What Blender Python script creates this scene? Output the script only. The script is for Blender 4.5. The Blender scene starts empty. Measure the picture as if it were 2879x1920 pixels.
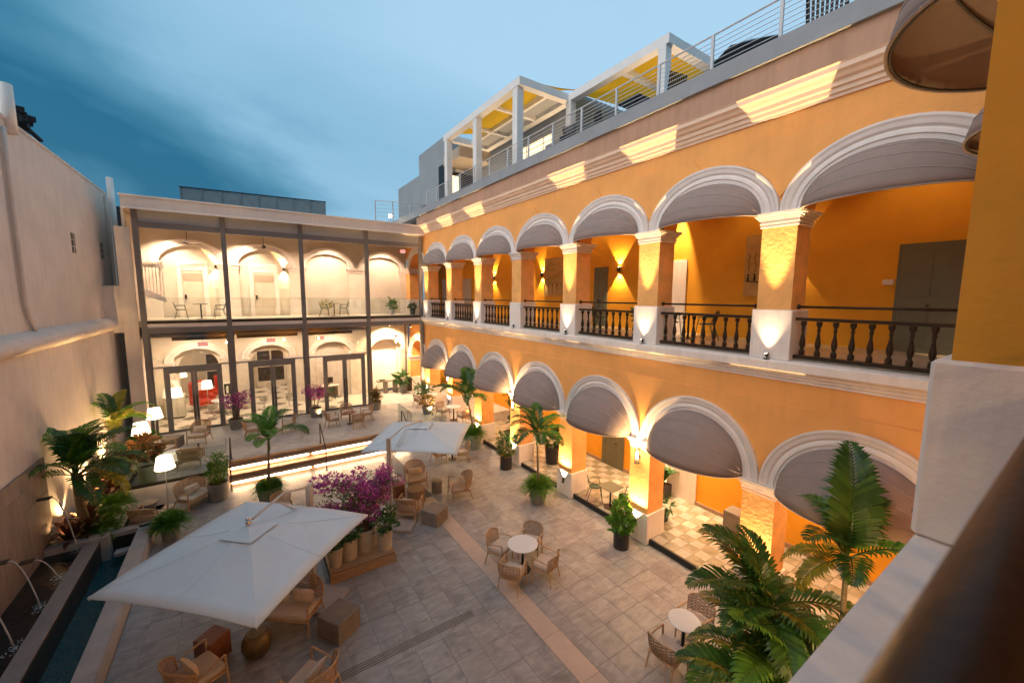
import bpy, bmesh, math, random
from mathutils import Vector, Matrix
random.seed(7)
R = math.radians; PI = math.pi
scn = bpy.context.scene
COL = scn.collection

# ------------------------------------------------------------------ camera, sky, exposure
def make_camera():
    cam = bpy.data.cameras.new('camera'); o = bpy.data.objects.new('camera', cam); COL.objects.link(o)
    cam.sensor_width = 36.0; cam.lens = 14.128; cam.clip_start = 0.01; cam.clip_end = 900
    yaw, pit, rol = R(33.879), R(6.404), R(-0.356)
    f = Vector((math.sin(yaw)*math.cos(pit), math.cos(yaw)*math.cos(pit), -math.sin(pit)))
    r = Vector((math.cos(yaw), -math.sin(yaw), 0)); d = f.cross(r)
    c, s = math.cos(rol), math.sin(rol)
    rr = c*r + s*d; dd = -s*r + c*d
    m = Matrix((rr, -dd, -f)).transposed().to_4x4()
    m.translation = Vector((0, 0, 7.2))
    o.matrix_world = m
    cam.dof.use_dof = True; cam.dof.focus_distance = 13.0; cam.dof.aperture_fstop = 3.0
    scn.camera = o
make_camera()

def make_world():
    w = bpy.data.worlds.new('World'); scn.world = w; w.use_nodes = True
    nt = w.node_tree; nt.nodes.clear(); N = nt.nodes.new; L = nt.links.new
    out = N('ShaderNodeOutputWorld'); bg = N('ShaderNodeBackground'); L(bg.outputs[0], out.inputs[0])
    sky = N('ShaderNodeTexSky'); sky.sky_type = 'NISHITA'; sky.sun_disc = False
    sky.sun_elevation = R(2.0); sky.sun_rotation = R(-80)
    tc = N('ShaderNodeTexCoord'); sep = N('ShaderNodeSeparateXYZ'); L(tc.outputs['Generated'], sep.inputs[0])
    def math_(op, a, b):
        n = N('ShaderNodeMath'); n.operation = op
        for i, v in enumerate((a, b)):
            if isinstance(v, (int, float)): n.inputs[i].default_value = v
            else: L(v, n.inputs[i])
        return n.outputs[0]
    zz = math_('ADD', math_('MAXIMUM', sep.outputs[2], 0.0), 0.22)
    cx = math_('DIVIDE', sep.outputs[0], zz); cy = math_('DIVIDE', sep.outputs[1], zz)
    cmb = N('ShaderNodeCombineXYZ'); L(cx, cmb.inputs[0]); L(cy, cmb.inputs[1])
    n1 = N('ShaderNodeTexNoise'); n1.inputs['Scale'].default_value = 0.55; n1.inputs['Detail'].default_value = 7; n1.inputs['Roughness'].default_value = .52; n1.inputs['Distortion'].default_value = .5
    mp = N('ShaderNodeMapping'); mp.inputs['Location'].default_value = (3.1, 1.7, 0); mp.inputs['Scale'].default_value = (1, 1.35, 1); mp.inputs['Rotation'].default_value = (0, 0, R(-24))
    L(cmb.outputs[0], mp.inputs[0]); L(mp.outputs[0], n1.inputs['Vector'])
    # broad brightening towards the afterglow in the east of the frame
    glow = N('ShaderNodeVectorMath'); glow.operation = 'DOT_PRODUCT'; L(tc.outputs['Generated'], glow.inputs[0]); glow.inputs[1].default_value = (0.86, 0.36, 0.36)
    mr = N('ShaderNodeMapRange'); L(glow.outputs['Value'], mr.inputs[0]); mr.inputs[1].default_value = 0.15; mr.inputs[2].default_value = 0.92; mr.inputs[3].default_value = -0.27; mr.inputs[4].default_value = 0.27
    me = N('ShaderNodeMapRange'); L(sep.outputs[2], me.inputs[0]); me.inputs[1].default_value = 0.08; me.inputs[2].default_value = 0.5; me.inputs[3].default_value = -0.13; me.inputs[4].default_value = 0.05
    s1 = math_('ADD', math_('ADD', n1.outputs[0], mr.outputs[0]), me.outputs[0])
    ramp = N('ShaderNodeValToRGB'); L(s1, ramp.inputs[0])
    e = ramp.color_ramp.elements
    e[0].position = .20; e[0].color = (0.004, 0.095, 0.185, 1)
    e[1].position = .84; e[1].color = (0.285, 0.46, 0.615, 1)
    a = e.new(.36); a.color = (0.055, 0.195, 0.31, 1)
    a = e.new(.52); a.color = (0.175, 0.35, 0.49, 1)
    mix = N('ShaderNodeMix'); mix.data_type = 'RGBA'; mix.blend_type = 'ADD'; mix.inputs[0].default_value = 0.02
    L(ramp.outputs[0], mix.inputs[6]); L(sky.outputs[0], mix.inputs[7])
    L(mix.outputs[2], bg.inputs[0]); bg.inputs[1].default_value = 0.60
make_world()
sd = bpy.data.lights.new('sun', 'SUN'); sd.energy = 1.05; sd.angle = R(75); sd.color = (1, .96, .93)  # very soft afterglow sun, added to brighten the facade and floor
so = bpy.data.objects.new('sun', sd); COL.objects.link(so); so.rotation_euler = Vector((.80, .12, -.60)).to_track_quat('-Z', 'Y').to_euler(); so.location = (0, 0, 40)
scn.view_settings.view_transform = 'Standard'; scn.view_settings.look = 'None'
scn.view_settings.exposure = 1.22; scn.view_settings.gamma = 1.0; scn.view_settings.use_curve_mapping = False
scn.render.engine = 'CYCLES'
try:
    scn.cycles.use_denoising = True; scn.cycles.denoiser = 'OPENIMAGEDENOISE'
except Exception: pass
scn.cycles.max_bounces = 7; scn.cycles.diffuse_bounces = 4; scn.cycles.glossy_bounces = 3; scn.cycles.transparent_max_bounces = 12
scn.cycles.sample_clamp_indirect = 4.0; scn.cycles.caustics_reflective = False; scn.cycles.caustics_refractive = False

# ------------------------------------------------------------------ materials
def principled(name):
    m = bpy.data.materials.new(name); m.use_nodes = True
    return m, m.node_tree, m.node_tree.nodes['Principled BSDF']
def mat(name, col, rough=.65, var=.12, scale=3.0, bump=0.0, bscale=60, metal=0, rand=0.0, stretch=None, col2=None, spec=.4, detail=6, sheen=0, streak=0):
    m, nt, b = principled(name); N = nt.nodes.new; L = nt.links.new
    b.inputs['Roughness'].default_value = rough; b.inputs['Metallic'].default_value = metal
    b.inputs['Specular IOR Level'].default_value = spec
    tc = N('ShaderNodeTexCoord'); mp = N('ShaderNodeMapping'); L(tc.outputs['Object'], mp.inputs[0])
    if stretch: mp.inputs['Scale'].default_value = stretch
    nz = N('ShaderNodeTexNoise'); nz.noise_dimensions = '4D'; nz.inputs['Scale'].default_value = scale; nz.inputs['Detail'].default_value = detail; nz.inputs['Roughness'].default_value = .6
    L(mp.outputs[0], nz.inputs['Vector'])
    rp = N('ShaderNodeValToRGB'); L(nz.outputs[0], rp.inputs[0])
    c2 = col2 or tuple(min(1, c*(1+var)) for c in col)
    c1 = tuple(c*(1-var) for c in col)
    rp.color_ramp.elements[0].position = .34; rp.color_ramp.elements[0].color = (*c1, 1)
    rp.color_ramp.elements[1].position = .66; rp.color_ramp.elements[1].color = (*c2, 1)
    src = rp.outputs[0]
    if streak:
        m2 = N('ShaderNodeMapping'); m2.inputs['Scale'].default_value = (5, 5, .35); L(tc.outputs['Object'], m2.inputs[0])
        n2 = N('ShaderNodeTexNoise'); n2.inputs['Scale'].default_value = 1.3; n2.inputs['Detail'].default_value = 7; n2.inputs['Roughness'].default_value = .65; L(m2.outputs[0], n2.inputs['Vector'])
        r2 = N('ShaderNodeValToRGB'); L(n2.outputs[0], r2.inputs[0]); r2.color_ramp.elements[0].position = .36; r2.color_ramp.elements[0].color = (1-streak, 1-streak*1.05, 1-streak*1.15, 1); r2.color_ramp.elements[1].position = .56; r2.color_ramp.elements[1].color = (1, 1, 1, 1)
        mm = N('ShaderNodeMix'); mm.data_type = 'RGBA'; mm.blend_type = 'MULTIPLY'; mm.inputs[0].default_value = 1; L(src, mm.inputs[6]); L(r2.outputs[0], mm.inputs[7]); src = mm.outputs[2]
    if rand:
        oi = N('ShaderNodeObjectInfo')
        mu = N('ShaderNodeMath'); mu.operation = 'MULTIPLY'; mu.inputs[1].default_value = 37.0; L(oi.outputs['Random'], mu.inputs[0]); L(mu.outputs[0], nz.inputs['W'])
        mr = N('ShaderNodeMapRange'); mr.inputs[3].default_value = 1-rand; mr.inputs[4].default_value = 1+rand; L(oi.outputs['Random'], mr.inputs[0])
        hs = N('ShaderNodeHueSaturation'); L(mr.outputs[0], hs.inputs['Value']); L(src, hs.inputs['Color']); src = hs.outputs[0]
    L(src, b.inputs['Base Color'])
    if bump:
        nb = N('ShaderNodeTexNoise'); nb.inputs['Scale'].default_value = bscale; nb.inputs['Detail'].default_value = 4; L(mp.outputs[0], nb.inputs['Vector'])
        bp = N('ShaderNodeBump'); bp.inputs['Strength'].default_value = bump; bp.inputs['Distance'].default_value = .02; L(nb.outputs[0], bp.inputs['Height']); L(bp.outputs[0], b.inputs['Normal'])
    if sheen: b.inputs['Sheen Weight'].default_value = sheen
    return m
def emit(name, col, s):
    m = bpy.data.materials.new(name); m.use_nodes = True; nt = m.node_tree; nt.nodes.clear()
    o = nt.nodes.new('ShaderNodeOutputMaterial'); e = nt.nodes.new('ShaderNodeEmission'); e.inputs[0].default_value = (*col, 1); e.inputs[1].default_value = s
    nt.links.new(e.outputs[0], o.inputs[0]); return m
def glass(name, tint=(.93, .96, .96), refl=.5, tmin=.05):
    m = bpy.data.materials.new(name); m.use_nodes = True; nt = m.node_tree; nt.nodes.clear(); N = nt.nodes.new; L = nt.links.new
    o = N('ShaderNodeOutputMaterial'); t = N('ShaderNodeBsdfTransparent'); t.inputs[0].default_value = (*tint, 1)
    g = N('ShaderNodeBsdfGlossy'); g.inputs['Roughness'].default_value = .02
    lw = N('ShaderNodeLayerWeight'); lw.inputs[0].default_value = .35
    mr = N('ShaderNodeMapRange'); L(lw.outputs['Fresnel'], mr.inputs[0]); mr.inputs[3].default_value = tmin; mr.inputs[4].default_value = refl
    mx = N('ShaderNodeMixShader'); L(mr.outputs[0], mx.inputs[0]); L(t.outputs[0], mx.inputs[1]); L(g.outputs[0], mx.inputs[2]); L(mx.outputs[0], o.inputs[0])
    return m
def leafmat(name, col, col2, rough=.42, trans=.25):
    m, nt, b = principled(name); N = nt.nodes.new; L = nt.links.new
    tc = N('ShaderNodeTexCoord'); nz = N('ShaderNodeTexNoise'); nz.inputs['Scale'].default_value = 5; nz.inputs['Detail'].default_value = 3; L(tc.outputs['Object'], nz.inputs['Vector'])
    ge = N('ShaderNodeNewGeometry'); ad = N('ShaderNodeMath'); ad.operation = 'MULTIPLY_ADD'; ad.inputs[1].default_value = .5; L(ge.outputs['Random Per Island'], ad.inputs[0])
    hf = N('ShaderNodeMath'); hf.operation = 'MULTIPLY'; hf.inputs[1].default_value = .6; L(nz.outputs[0], hf.inputs[0]); L(hf.outputs[0], ad.inputs[2])
    rp = N('ShaderNodeValToRGB'); L(ad.outputs[0], rp.inputs[0]); rp.color_ramp.elements[0].position = .15; rp.color_ramp.elements[1].position = .9
    rp.color_ramp.elements[0].color = (*col, 1); rp.color_ramp.elements[1].color = (*col2, 1)
    L(rp.outputs[0], b.inputs['Base Color']); b.inputs['Roughness'].default_value = rough; b.inputs['Specular IOR Level'].default_value = .35
    tr = N('ShaderNodeBsdfTranslucent'); L(rp.outputs[0], tr.inputs[0]); mx = N('ShaderNodeMixShader'); mx.inputs[0].default_value = trans
    out = nt.nodes['Material Output']; L(b.outputs[0], mx.inputs[1]); L(tr.outputs[0], mx.inputs[2]); L(mx.outputs[0], out.inputs[0])
    return m
def slate(name, c1, c2, c3, rough=.42, rand=.1):
    m, nt, b = principled(name); N = nt.nodes.new; L = nt.links.new
    tc = N('ShaderNodeTexCoord'); oi = N('ShaderNodeObjectInfo')
    mu = N('ShaderNodeMath'); mu.operation = 'MULTIPLY'; mu.inputs[1].default_value = 91; L(oi.outputs['Random'], mu.inputs[0])
    def noise(sc, det, rot, st):
        mp = N('ShaderNodeMapping'); mp.inputs['Rotation'].default_value = (0, 0, rot); mp.inputs['Scale'].default_value = st; L(tc.outputs['Object'], mp.inputs[0])
        n = N('ShaderNodeTexNoise'); n.noise_dimensions = '4D'; n.inputs['Scale'].default_value = sc; n.inputs['Detail'].default_value = det; n.inputs['Roughness'].default_value = .62
        n.inputs['Distortion'].default_value = .6
        L(mp.outputs[0], n.inputs['Vector']); L(mu.outputs[0], n.inputs['W']); return n
    a = noise(2.6, 8, .5, (1, 2.6, 1)); c = noise(1.1, 3, 1.1, (1.4, .8, 1)); d = noise(26, 5, 0, (1, 1, 1))
    rp = N('ShaderNodeValToRGB'); L(a.outputs[0], rp.inputs[0]); e = rp.color_ramp.elements
    e[0].position = .33; e[0].color = (*c1, 1); e[1].position = .68; e[1].color = (*c3, 1); q = e.new(.5); q.color = (*c2, 1)
    r2 = N('ShaderNodeValToRGB'); L(c.outputs[0], r2.inputs[0]); r2.color_ramp.elements[0].position = .40; r2.color_ramp.elements[0].color = (.62, .62, .64, 1); r2.color_ramp.elements[1].position = .47; r2.color_ramp.elements[1].color = (1, 1, 1, 1)
    mx = N('ShaderNodeMix'); mx.data_type = 'RGBA'; mx.blend_type = 'MULTIPLY'; mx.inputs[0].default_value = .55; L(rp.outputs[0], mx.inputs[6]); L(r2.outputs[0], mx.inputs[7])
    mr = N('ShaderNodeMapRange'); mr.inputs[3].default_value = 1-rand; mr.inputs[4].default_value = 1+rand; L(oi.outputs['Random'], mr.inputs[0])
    hs = N('ShaderNodeHueSaturation'); L(mr.outputs[0], hs.inputs['Value']); L(mx.outputs[2], hs.inputs['Color'])
    L(hs.outputs[0], b.inputs['Base Color'])
    rr = N('ShaderNodeMapRange'); L(a.outputs[0], rr.inputs[0]); rr.inputs[3].default_value = rough-.1; rr.inputs[4].default_value = rough+.16; L(rr.outputs[0], b.inputs['Roughness'])
    bp = N('ShaderNodeBump'); bp.inputs['Strength'].default_value = .12; bp.inputs['Distance'].default_value = .01; L(d.outputs[0], bp.inputs['Height']); L(bp.outputs[0], b.inputs['Normal'])
    return m
def water(name, col, rough=.03, bs=.35, sc=7):
    m, nt, b = principled(name); N = nt.nodes.new; L = nt.links.new
    b.inputs['Base Color'].default_value = (*col, 1); b.inputs['Roughness'].default_value = rough; b.inputs['IOR'].default_value = 1.36; b.inputs['Specular IOR Level'].default_value = .9
    tc = N('ShaderNodeTexCoord'); n = N('ShaderNodeTexNoise'); n.inputs['Scale'].default_value = sc; n.inputs['Detail'].default_value = 4; n.inputs['Distortion'].default_value = 1.2; L(tc.outputs['Object'], n.inputs['Vector'])
    bp = N('ShaderNodeBump'); bp.inputs['Strength'].default_value = bs; bp.inputs['Distance'].default_value = .08; L(n.outputs[0], bp.inputs['Height']); L(bp.outputs[0], b.inputs['Normal'])
    return m
K = {}
K['orange'] = mat('orange_plaster', (.87, .40, .115), .8, .07, 1.1, .3, 22, streak=.04)
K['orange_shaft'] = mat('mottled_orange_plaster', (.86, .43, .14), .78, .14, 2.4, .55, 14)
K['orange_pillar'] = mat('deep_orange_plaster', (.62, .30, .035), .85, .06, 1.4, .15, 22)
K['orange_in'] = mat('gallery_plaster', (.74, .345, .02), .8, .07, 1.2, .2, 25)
K['trim'] = mat('white_painted_moulding', (.78, .70, .65), .6, .06, 2.5, .15, 30)
K['white'] = mat('white_plaster', (.82, .74, .68), .7, .06, 1.4, .25, 25, streak=.08)
K['leftwall'] = mat('cream_wall_plaster', (.70, .595, .525), .8, .08, .8, .3, 18, streak=.08)
K['fascia'] = mat('peach_fascia', (.47, .275, .18), .7, .06, 1.0, .1, 30, streak=.12)
K['cornice'] = mat('cream_cornice', (.83, .62, .47), .6, .05, 2.5, .12, 30)
K['backfascia'] = mat('pale_grey_fascia', (.68, .57, .51), .7, .05, 1.0, .1, 30, streak=.06)
K['grey_curb'] = mat('grey_rooftop_coping', (.27, .29, .31), .7, .08, 1.3, .2, 30)
K['steel'] = mat('grey_steel_paint', (.16, .145, .14), .5, .06, 2)
K['steel_mid'] = mat('mid_grey_steel', (.2, .19, .185), .5, .05, 2)
K['dark'] = mat('dark_bronze', (.035, .028, .022), .45, .1, 4)
K['black'] = mat('black_metal', (.018, .017, .016), .4, .1, 4)
K['baluster'] = mat('dark_brown_wood', (.035, .02, .011), .42, .25, 9, .1, 50, spec=.2)
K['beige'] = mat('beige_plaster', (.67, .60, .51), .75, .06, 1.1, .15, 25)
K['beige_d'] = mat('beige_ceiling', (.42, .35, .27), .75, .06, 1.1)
K['clere'] = mat('blue_grey_panel', (.38, .39, .40), .6, .05, 1.2, .1, 30)
K['door'] = mat('pale_door', (.66, .57, .46), .5, .05, 3)
K['greendoor'] = mat('olive_grey_door', (.14, .14, .09), .5, .08, 3)
K['awning'] = mat('grey_awning_canvas', (.30, .23, .205), .85, .05, 5, .12, 160)
K['seam'] = mat('pale_awning_seam', (.50, .44, .41), .8, .05, 5)
K['canopy'] = mat('pale_grey_canvas', (.60, .66, .70), .85, .04, 1.6, .35, 7)
K['alu'] = mat('pale_aluminium', (.52, .48, .44), .45, .05, 4, metal=.1)
K['chrome'] = mat('polished_metal', (.7, .7, .72), .12, .02, 4, metal=1)
K['wicker'] = mat('tan_wicker', (.40, .25, .13), .6, .28, 40, .3, 90)
K['wicker_d'] = mat('brown_wicker', (.26, .17, .10), .6, .28, 40, .3, 90)
K['teak'] = mat('pale_teak_wood', (.42, .28, .165), .5, .16, 7, .1, 60, stretch=(1, 1, 6))
K['teakdeck'] = mat('teak_board', (.32, .21, .125), .5, .22, 6, .15, 60, stretch=(1, 8, 8), rand=.12)
K['cushion'] = mat('beige_cushion', (.50, .42, .35), .9, .06, 5, .15, 120)
K['pillow'] = mat('cream_pillow', (.60, .50, .40), .9, .07, 6, .15, 120)
K['stone_cube'] = mat('grey_stone_cube', (.20, .175, .15), .65, .14, 5, .25, 40)
K['wood_cube'] = mat('red_brown_wood', (.21, .085, .045), .45, .25, 6, .1, 40, stretch=(1, 6, 1))
K['bronze'] = mat('bronze_glazed_stool', (.12, .085, .035), .3, .3, 14, .3, 40, metal=.3)
K['tabletop'] = mat('pale_tabletop', (.60, .645, .68), .35, .03, 5)
K['potgrey'] = mat('grey_planter', (.20, .20, .19), .7, .12, 4, .2, 50)
K['potgreen'] = mat('sage_planter', (.24, .28, .24), .65, .1, 4, .15, 50)
K['potpale'] = mat('pale_cement_planter', (.40, .36, .30), .75, .1, 5, .2, 50)
K['potblack'] = mat('black_planter', (.03, .027, .024), .4, .15, 5)
K['soil'] = mat('dark_soil', (.035, .022, .014), .95, .4, 30, .5, 60)
K['stonewall'] = mat('brown_stone_cladding', (.215, .165, .14), .6, .22, 2.2, .3, 30, stretch=(1, 2.2, .55), rand=.10)
K['coping'] = mat('pale_stone_coping', (.36, .33, .32), .55, .12, 2.2, .15, 40)
K['divider'] = mat('grey_brown_stone', (.22, .195, .185), .55, .12, 2.2, .15, 40)
K['pooldark'] = mat('dark_pool_stone', (.04, .035, .03), .4, .2, 6)
K['strip'] = mat('pale_stone_band', (.44, .36, .31), .5, .08, 3, .1, 60, rand=.05)
K['tile'] = slate('slate_paving', (.195, .197, .203), (.265, .27, .28), (.335, .337, .345), .42, .07)
K['grout'] = mat('dark_grout', (.15, .148, .148), .8, .15, 5)
K['terrace'] = slate('terrace_concrete', (.33, .32, .315), (.42, .405, .39), (.49, .47, .45), .45, .02)
K['check_l'] = mat('pale_marble_tile', (.40, .37, .305), .2, .16, 4, .03, 40, rand=.10, spec=.5)
K['check_d'] = mat('olive_marble_tile', (.27, .245, .175), .2, .25, 4, .03, 40, rand=.16, spec=.5)
K['check_w'] = mat('white_floor_tile', (.62, .57, .48), .25, .04, 3)
K['check_g'] = mat('grey_floor_tile', (.17, .15, .12), .25, .06, 3)
K['step'] = mat('brown_step_stone', (.33, .22, .15), .5, .12, 5, .15, 60)
K['step_dark'] = mat('drain_slots', (.13, .115, .10), .6, .1, 5)
K['water'] = water('teal_pool_water', (.006, .07, .085), bs=1.0, sc=9)
K['water2'] = water('dark_pool_water', (.006, .011, .013), bs=.2)
K['jet'] = mat('falling_water', (.55, .58, .6), .12, .2, 40, .3, 80, spec=.8)
K['foam'] = mat('white_splash', (.6, .62, .62), .4, .2, 30, .5, 60)
K['glass'] = glass('clear_glass', (.94, .96, .95), .7, .075)
K['rail_glass'] = glass('rail_glass', (.90, .95, .93), .5, .05)
K['led'] = emit('led_strip', (1, .62, .33), 24)
K['shade'] = emit('lit_lamp_shade', (1, .74, .44), 2.4)
K['bulb'] = emit('lit_bulb', (1, .66, .34), 30)
K['winlit'] = emit('lit_window', (1, .72, .42), 1.1)
K['exit'] = emit('red_exit_letters', (1, .05, .03), .8)
K['exitface'] = emit('exit_face', (1, .62, .5), .38)
K['red'] = mat('red_leather', (.52, .045, .015), .4, .06, 4)
K['chairwhite'] = mat('white_shell', (.6, .57, .5), .4, .04, 4)
K['palm'] = leafmat('palm_leaf', (.015, .052, .010), (.06, .15, .022), .34)
K['palm_l'] = leafmat('fresh_palm_leaf', (.05, .14, .012), (.14, .30, .03))
K['palm_y'] = leafmat('yellowing_palm_leaf', (.10, .13, .01), (.36, .30, .02))
K['fern'] = leafmat('asparagus_fern', (.045, .14, .014), (.14, .32, .04), .6)
K['leaf'] = leafmat('shrub_leaf', (.02, .065, .018), (.08, .18, .05))
K['darkleaf'] = leafmat('bronze_leaf', (.035, .014, .01), (.11, .045, .028))
K['boug'] = leafmat('magenta_bract', (.26, .04, .22), (.66, .15, .50), .7, .35)
K['bougleaf'] = leafmat('bougainvillea_leaf', (.06, .075, .03), (.16, .17, .06))
K['croton'] = leafmat('croton_leaf', (.10, .07, .02), (.46, .32, .10), .5)
K['copper'] = leafmat('copper_leaf', (.22, .09, .03), (.50, .26, .09), .5)
K['flower'] = leafmat('white_flower', (.5, .5, .42), (.7, .7, .62), .7)
K['trunk'] = mat('palm_trunk', (.22, .185, .12), .8, .25, 9, .4, 30, stretch=(1, 1, 5))
K['twig'] = mat('shrub_twig', (.11, .065, .04), .8, .2, 9)
K['greymetal'] = mat('white_railing_paint', (.55, .56, .57), .45, .04, 4)
K['pergola'] = mat('white_pergola_paint', (.75, .74, .72), .5, .04, 2)
K['yellow'] = leafmat('yellow_shade_cloth', (.72, .36, .015), (.80, .42, .02), .8, .5)
K['bluegrey'] = mat('blue_grey_render', (.27, .30, .32), .75, .06, 1.0, .1, 30)
K['zinc'] = mat('zinc_sheet', (.22, .27, .29), .5, .14, 2.5, .1, 20, stretch=(4, 1, 1))
K['greenchair'] = mat('dark_green_metal', (.03, .075, .045), .45, .1, 5)
K['oldstone'] = mat('old_dark_masonry', (.16, .16, .16), .9, .3, 2, .5, 8)
K['ruin'] = mat('blackened_masonry', (.022, .02, .02), .9, .4, 3, .6, 8)
K['ink'] = mat('dark_ink', (.03, .018, .008), .8, .1, 4)
K['artpaper'] = mat('painting_canvas', (.48, .30, .10), .8, .12, 3)
K['ground'] = mat('distant_ground', (.10, .10, .10), .9, .2, .2)
# ------------------------------------------------------------------ mesh helpers
class MB:
    def __init__(s): s.v = []; s.f = []
    def add(s, vs, fs):
        o = len(s.v); s.v += [tuple(p) for p in vs]; s.f += [tuple(i+o for i in f) for f in fs]; return s
    def box(s, x0, x1, y0, y1, z0, z1, M=None):
        vs = [Vector((x, y, z)) for z in (z0, z1) for y in (y0, y1) for x in (x0, x1)]
        if M is not None: vs = [M @ p for p in vs]
        return s.add(vs, [(0,2,3,1),(4,5,7,6),(0,1,5,4),(2,6,7,3),(0,4,6,2),(1,3,7,5)])
    def cbox(s, cx, cy, z0, sx, sy, sz, rz=0):
        M = Matrix.Translation((cx, cy, 0)) @ Matrix.Rotation(rz, 4, 'Z')
        return s.box(-sx/2, sx/2, -sy/2, sy/2, z0, z0+sz, M)
    def bbox(s, x0, x1, y0, y1, z0, z1, b=.01, M=None):     # chamfered box
        vs = []; 
        for z, i in ((z0, b), (z0+b, 0), (z1-b, 0), (z1, b)):
            a0, a1, c0, c1 = x0+i, x1-i, y0+i, y1-i
            vs += [(a0+b-i, c0, z), (a1-b+i, c0, z), (a1, c0+b-i, z), (a1, c1-b+i, z), (a1-b+i, c1, z), (a0+b-i, c1, z), (a0, c1-b+i, z), (a0, c0+b-i, z)]
        vs = [Vector(p) for p in vs]
        if M is not None: vs = [M @ p for p in vs]
        fs = [tuple(range(7, -1, -1)), tuple(range(24, 32))]
        for r in range(3):
            for k in range(8): fs.append((r*8+k, r*8+(k+1) % 8, r*8+8+(k+1) % 8, r*8+8+k))
        return s.add(vs, fs)
    def lathe(s, prof, n=16, c=(0, 0, 0), cap=True, M=None):
        vs = []; fs = []
        for r, z in prof:
            for k in range(n):
                a = 2*PI*k/n; vs.append(Vector((c[0]+r*math.cos(a), c[1]+r*math.sin(a), c[2]+z)))
        if M is not None: vs = [M @ p for p in vs]
        for i in range(len(prof)-1):
            for k in range(n): fs.append((i*n+k, i*n+(k+1) % n, (i+1)*n+(k+1) % n, (i+1)*n+k))
        if cap:
            fs.append(tuple(range(n-1, -1, -1))); m = (len(prof)-1)*n; fs.append(tuple(range(m, m+n)))
        return s.add(vs, fs)
    def tube(s, pts, r, n=6, closed=False, flat=1.0):
        pts = [Vector(p) for p in pts]; m = len(pts); vs = []; fs = []
        up0 = Vector((0, 0, 1))
        for i, p in enumerate(pts):
            if closed: t = pts[(i+1) % m]-pts[i-1]
            else: t = pts[min(i+1, m-1)]-pts[max(i-1, 0)]
            t = t.normalized() if t.length > 1e-9 else Vector((0, 0, 1))
            u = up0 if abs(t.z) < .95 else Vector((0, 1, 0))
            a = t.cross(u).normalized(); b = a.cross(t)
            rr = r[i] if isinstance(r, (list, tuple)) else r
            for k in range(n):
                q = 2*PI*(k+.5)/n; vs.append(p+a*(rr*math.cos(q))+b*(rr*flat*math.sin(q)))
        seg = m if closed else m-1
        for i in range(seg):
            j = (i+1) % m
            for k in range(n): fs.append((i*n+k, i*n+(k+1) % n, j*n+(k+1) % n, j*n+k))
        if not closed: fs.append(tuple(range(n-1, -1, -1))); fs.append(tuple(range((m-1)*n, m*n)))
        return s.add(vs, fs)
    def bar(s, p, q, w, h, up=(0, 0, 1)):
        p = Vector(p); q = Vector(q); t = (q-p); l = t.length; t.normalize(); u = Vector(up)
        if abs(t.dot(u)) > .95: u = Vector((0, 1, 0))
        a = t.cross(u).normalized(); b = a.cross(t)
        M = Matrix((a, t, b)).transposed().to_4x4(); M.translation = p
        return s.box(-w/2, w/2, 0, l, -h/2, h/2, M)
    def grid(s, fn, nu, nv):
        vs = [fn(i/nu, j/nv) for j in range(nv+1) for i in range(nu+1)]
        return s.add(vs, [(j*(nu+1)+i, j*(nu+1)+i+1, (j+1)*(nu+1)+i+1, (j+1)*(nu+1)+i) for j in range(nv) for i in range(nu)])
    def prism(s, poly, fn0, fn1):     # poly 2d -> two 3d outlines
        n = len(poly); vs = [fn0(p) for p in poly]+[fn1(p) for p in poly]
        return s.add(vs, [tuple(range(n-1, -1, -1)), tuple(range(n, 2*n))]+[(i, (i+1) % n, n+(i+1) % n, n+i) for i in range(n)])
    def build(s, name, m, parent=None, smooth=False, loc=None, angle=None):
        me = bpy.data.meshes.new(name); me.from_pydata(s.v, [], s.f)
        bm = bmesh.new(); bm.from_mesh(me); bmesh.ops.recalc_face_normals(bm, faces=bm.faces); bm.to_mesh(me); bm.free()
        me.materials.append(K[m] if isinstance(m, str) else m)
        if smooth:
            for p in me.polygons: p.use_smooth = True
            if angle is not None:
                try: me.set_sharp_from_angle(angle=R(angle))
                except Exception: pass
        return link(name, me, parent, loc)
def link(name, me, parent=None, loc=None):
    o = bpy.data.objects.new(name, me); COL.objects.link(o)
    if parent is not None: o.parent = parent
    if loc is not None: o.location = loc
    return o
def tag(o, label, cat, group=None):
    o['label'] = label; o['category'] = cat
    if group: o['group'] = group
    return o
def thing(name, label, cat, loc=(0, 0, 0), rz=0, group=None):
    o = bpy.data.objects.new(name, None); COL.objects.link(o); o.location = loc; o.rotation_euler = (0, 0, rz); o.empty_display_size = .1
    return tag(o, label, cat, group)
def struct(o): o['kind'] = 'structure'; return o
def stuff(o): o['kind'] = 'stuff'; return o
def dup(root, loc, rz=None, label=None, group=None, scale=None):
    def cp(o, par):
        c = o.copy(); COL.objects.link(c); c.parent = par
        for ch in [x for x in KIDS.get(o.name, [])]: cp(ch, c)
        return c
    KIDS.clear()
    for o in bpy.data.objects:
        if o.parent: KIDS.setdefault(o.parent.name, []).append(o)
    r = cp(root, None); r.location = loc
    if rz is not None: r.rotation_euler = (0, 0, rz)
    if scale: r.scale = scale if hasattr(scale, '__len__') else (scale,)*3
    if label: r['label'] = label
    if group: r['group'] = group
    return r
KIDS = {}
LS = 1.6
WARM = (1, .635, .275)
WARM2 = (1, .68, .38)
WARM3 = (1, .70, .47)
def spot(name, loc, d, power, half, blend=.3, col=WARM, r=.02, parent=None):
    l = bpy.data.lights.new(name, 'SPOT'); l.energy = power*LS; l.spot_size = 2*R(half); l.spot_blend = blend; l.color = col; l.shadow_soft_size = r
    o = bpy.data.objects.new(name, l); COL.objects.link(o); o.location = loc
    o.rotation_euler = Vector(d).to_track_quat('-Z', 'Y').to_euler()
    return o
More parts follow.
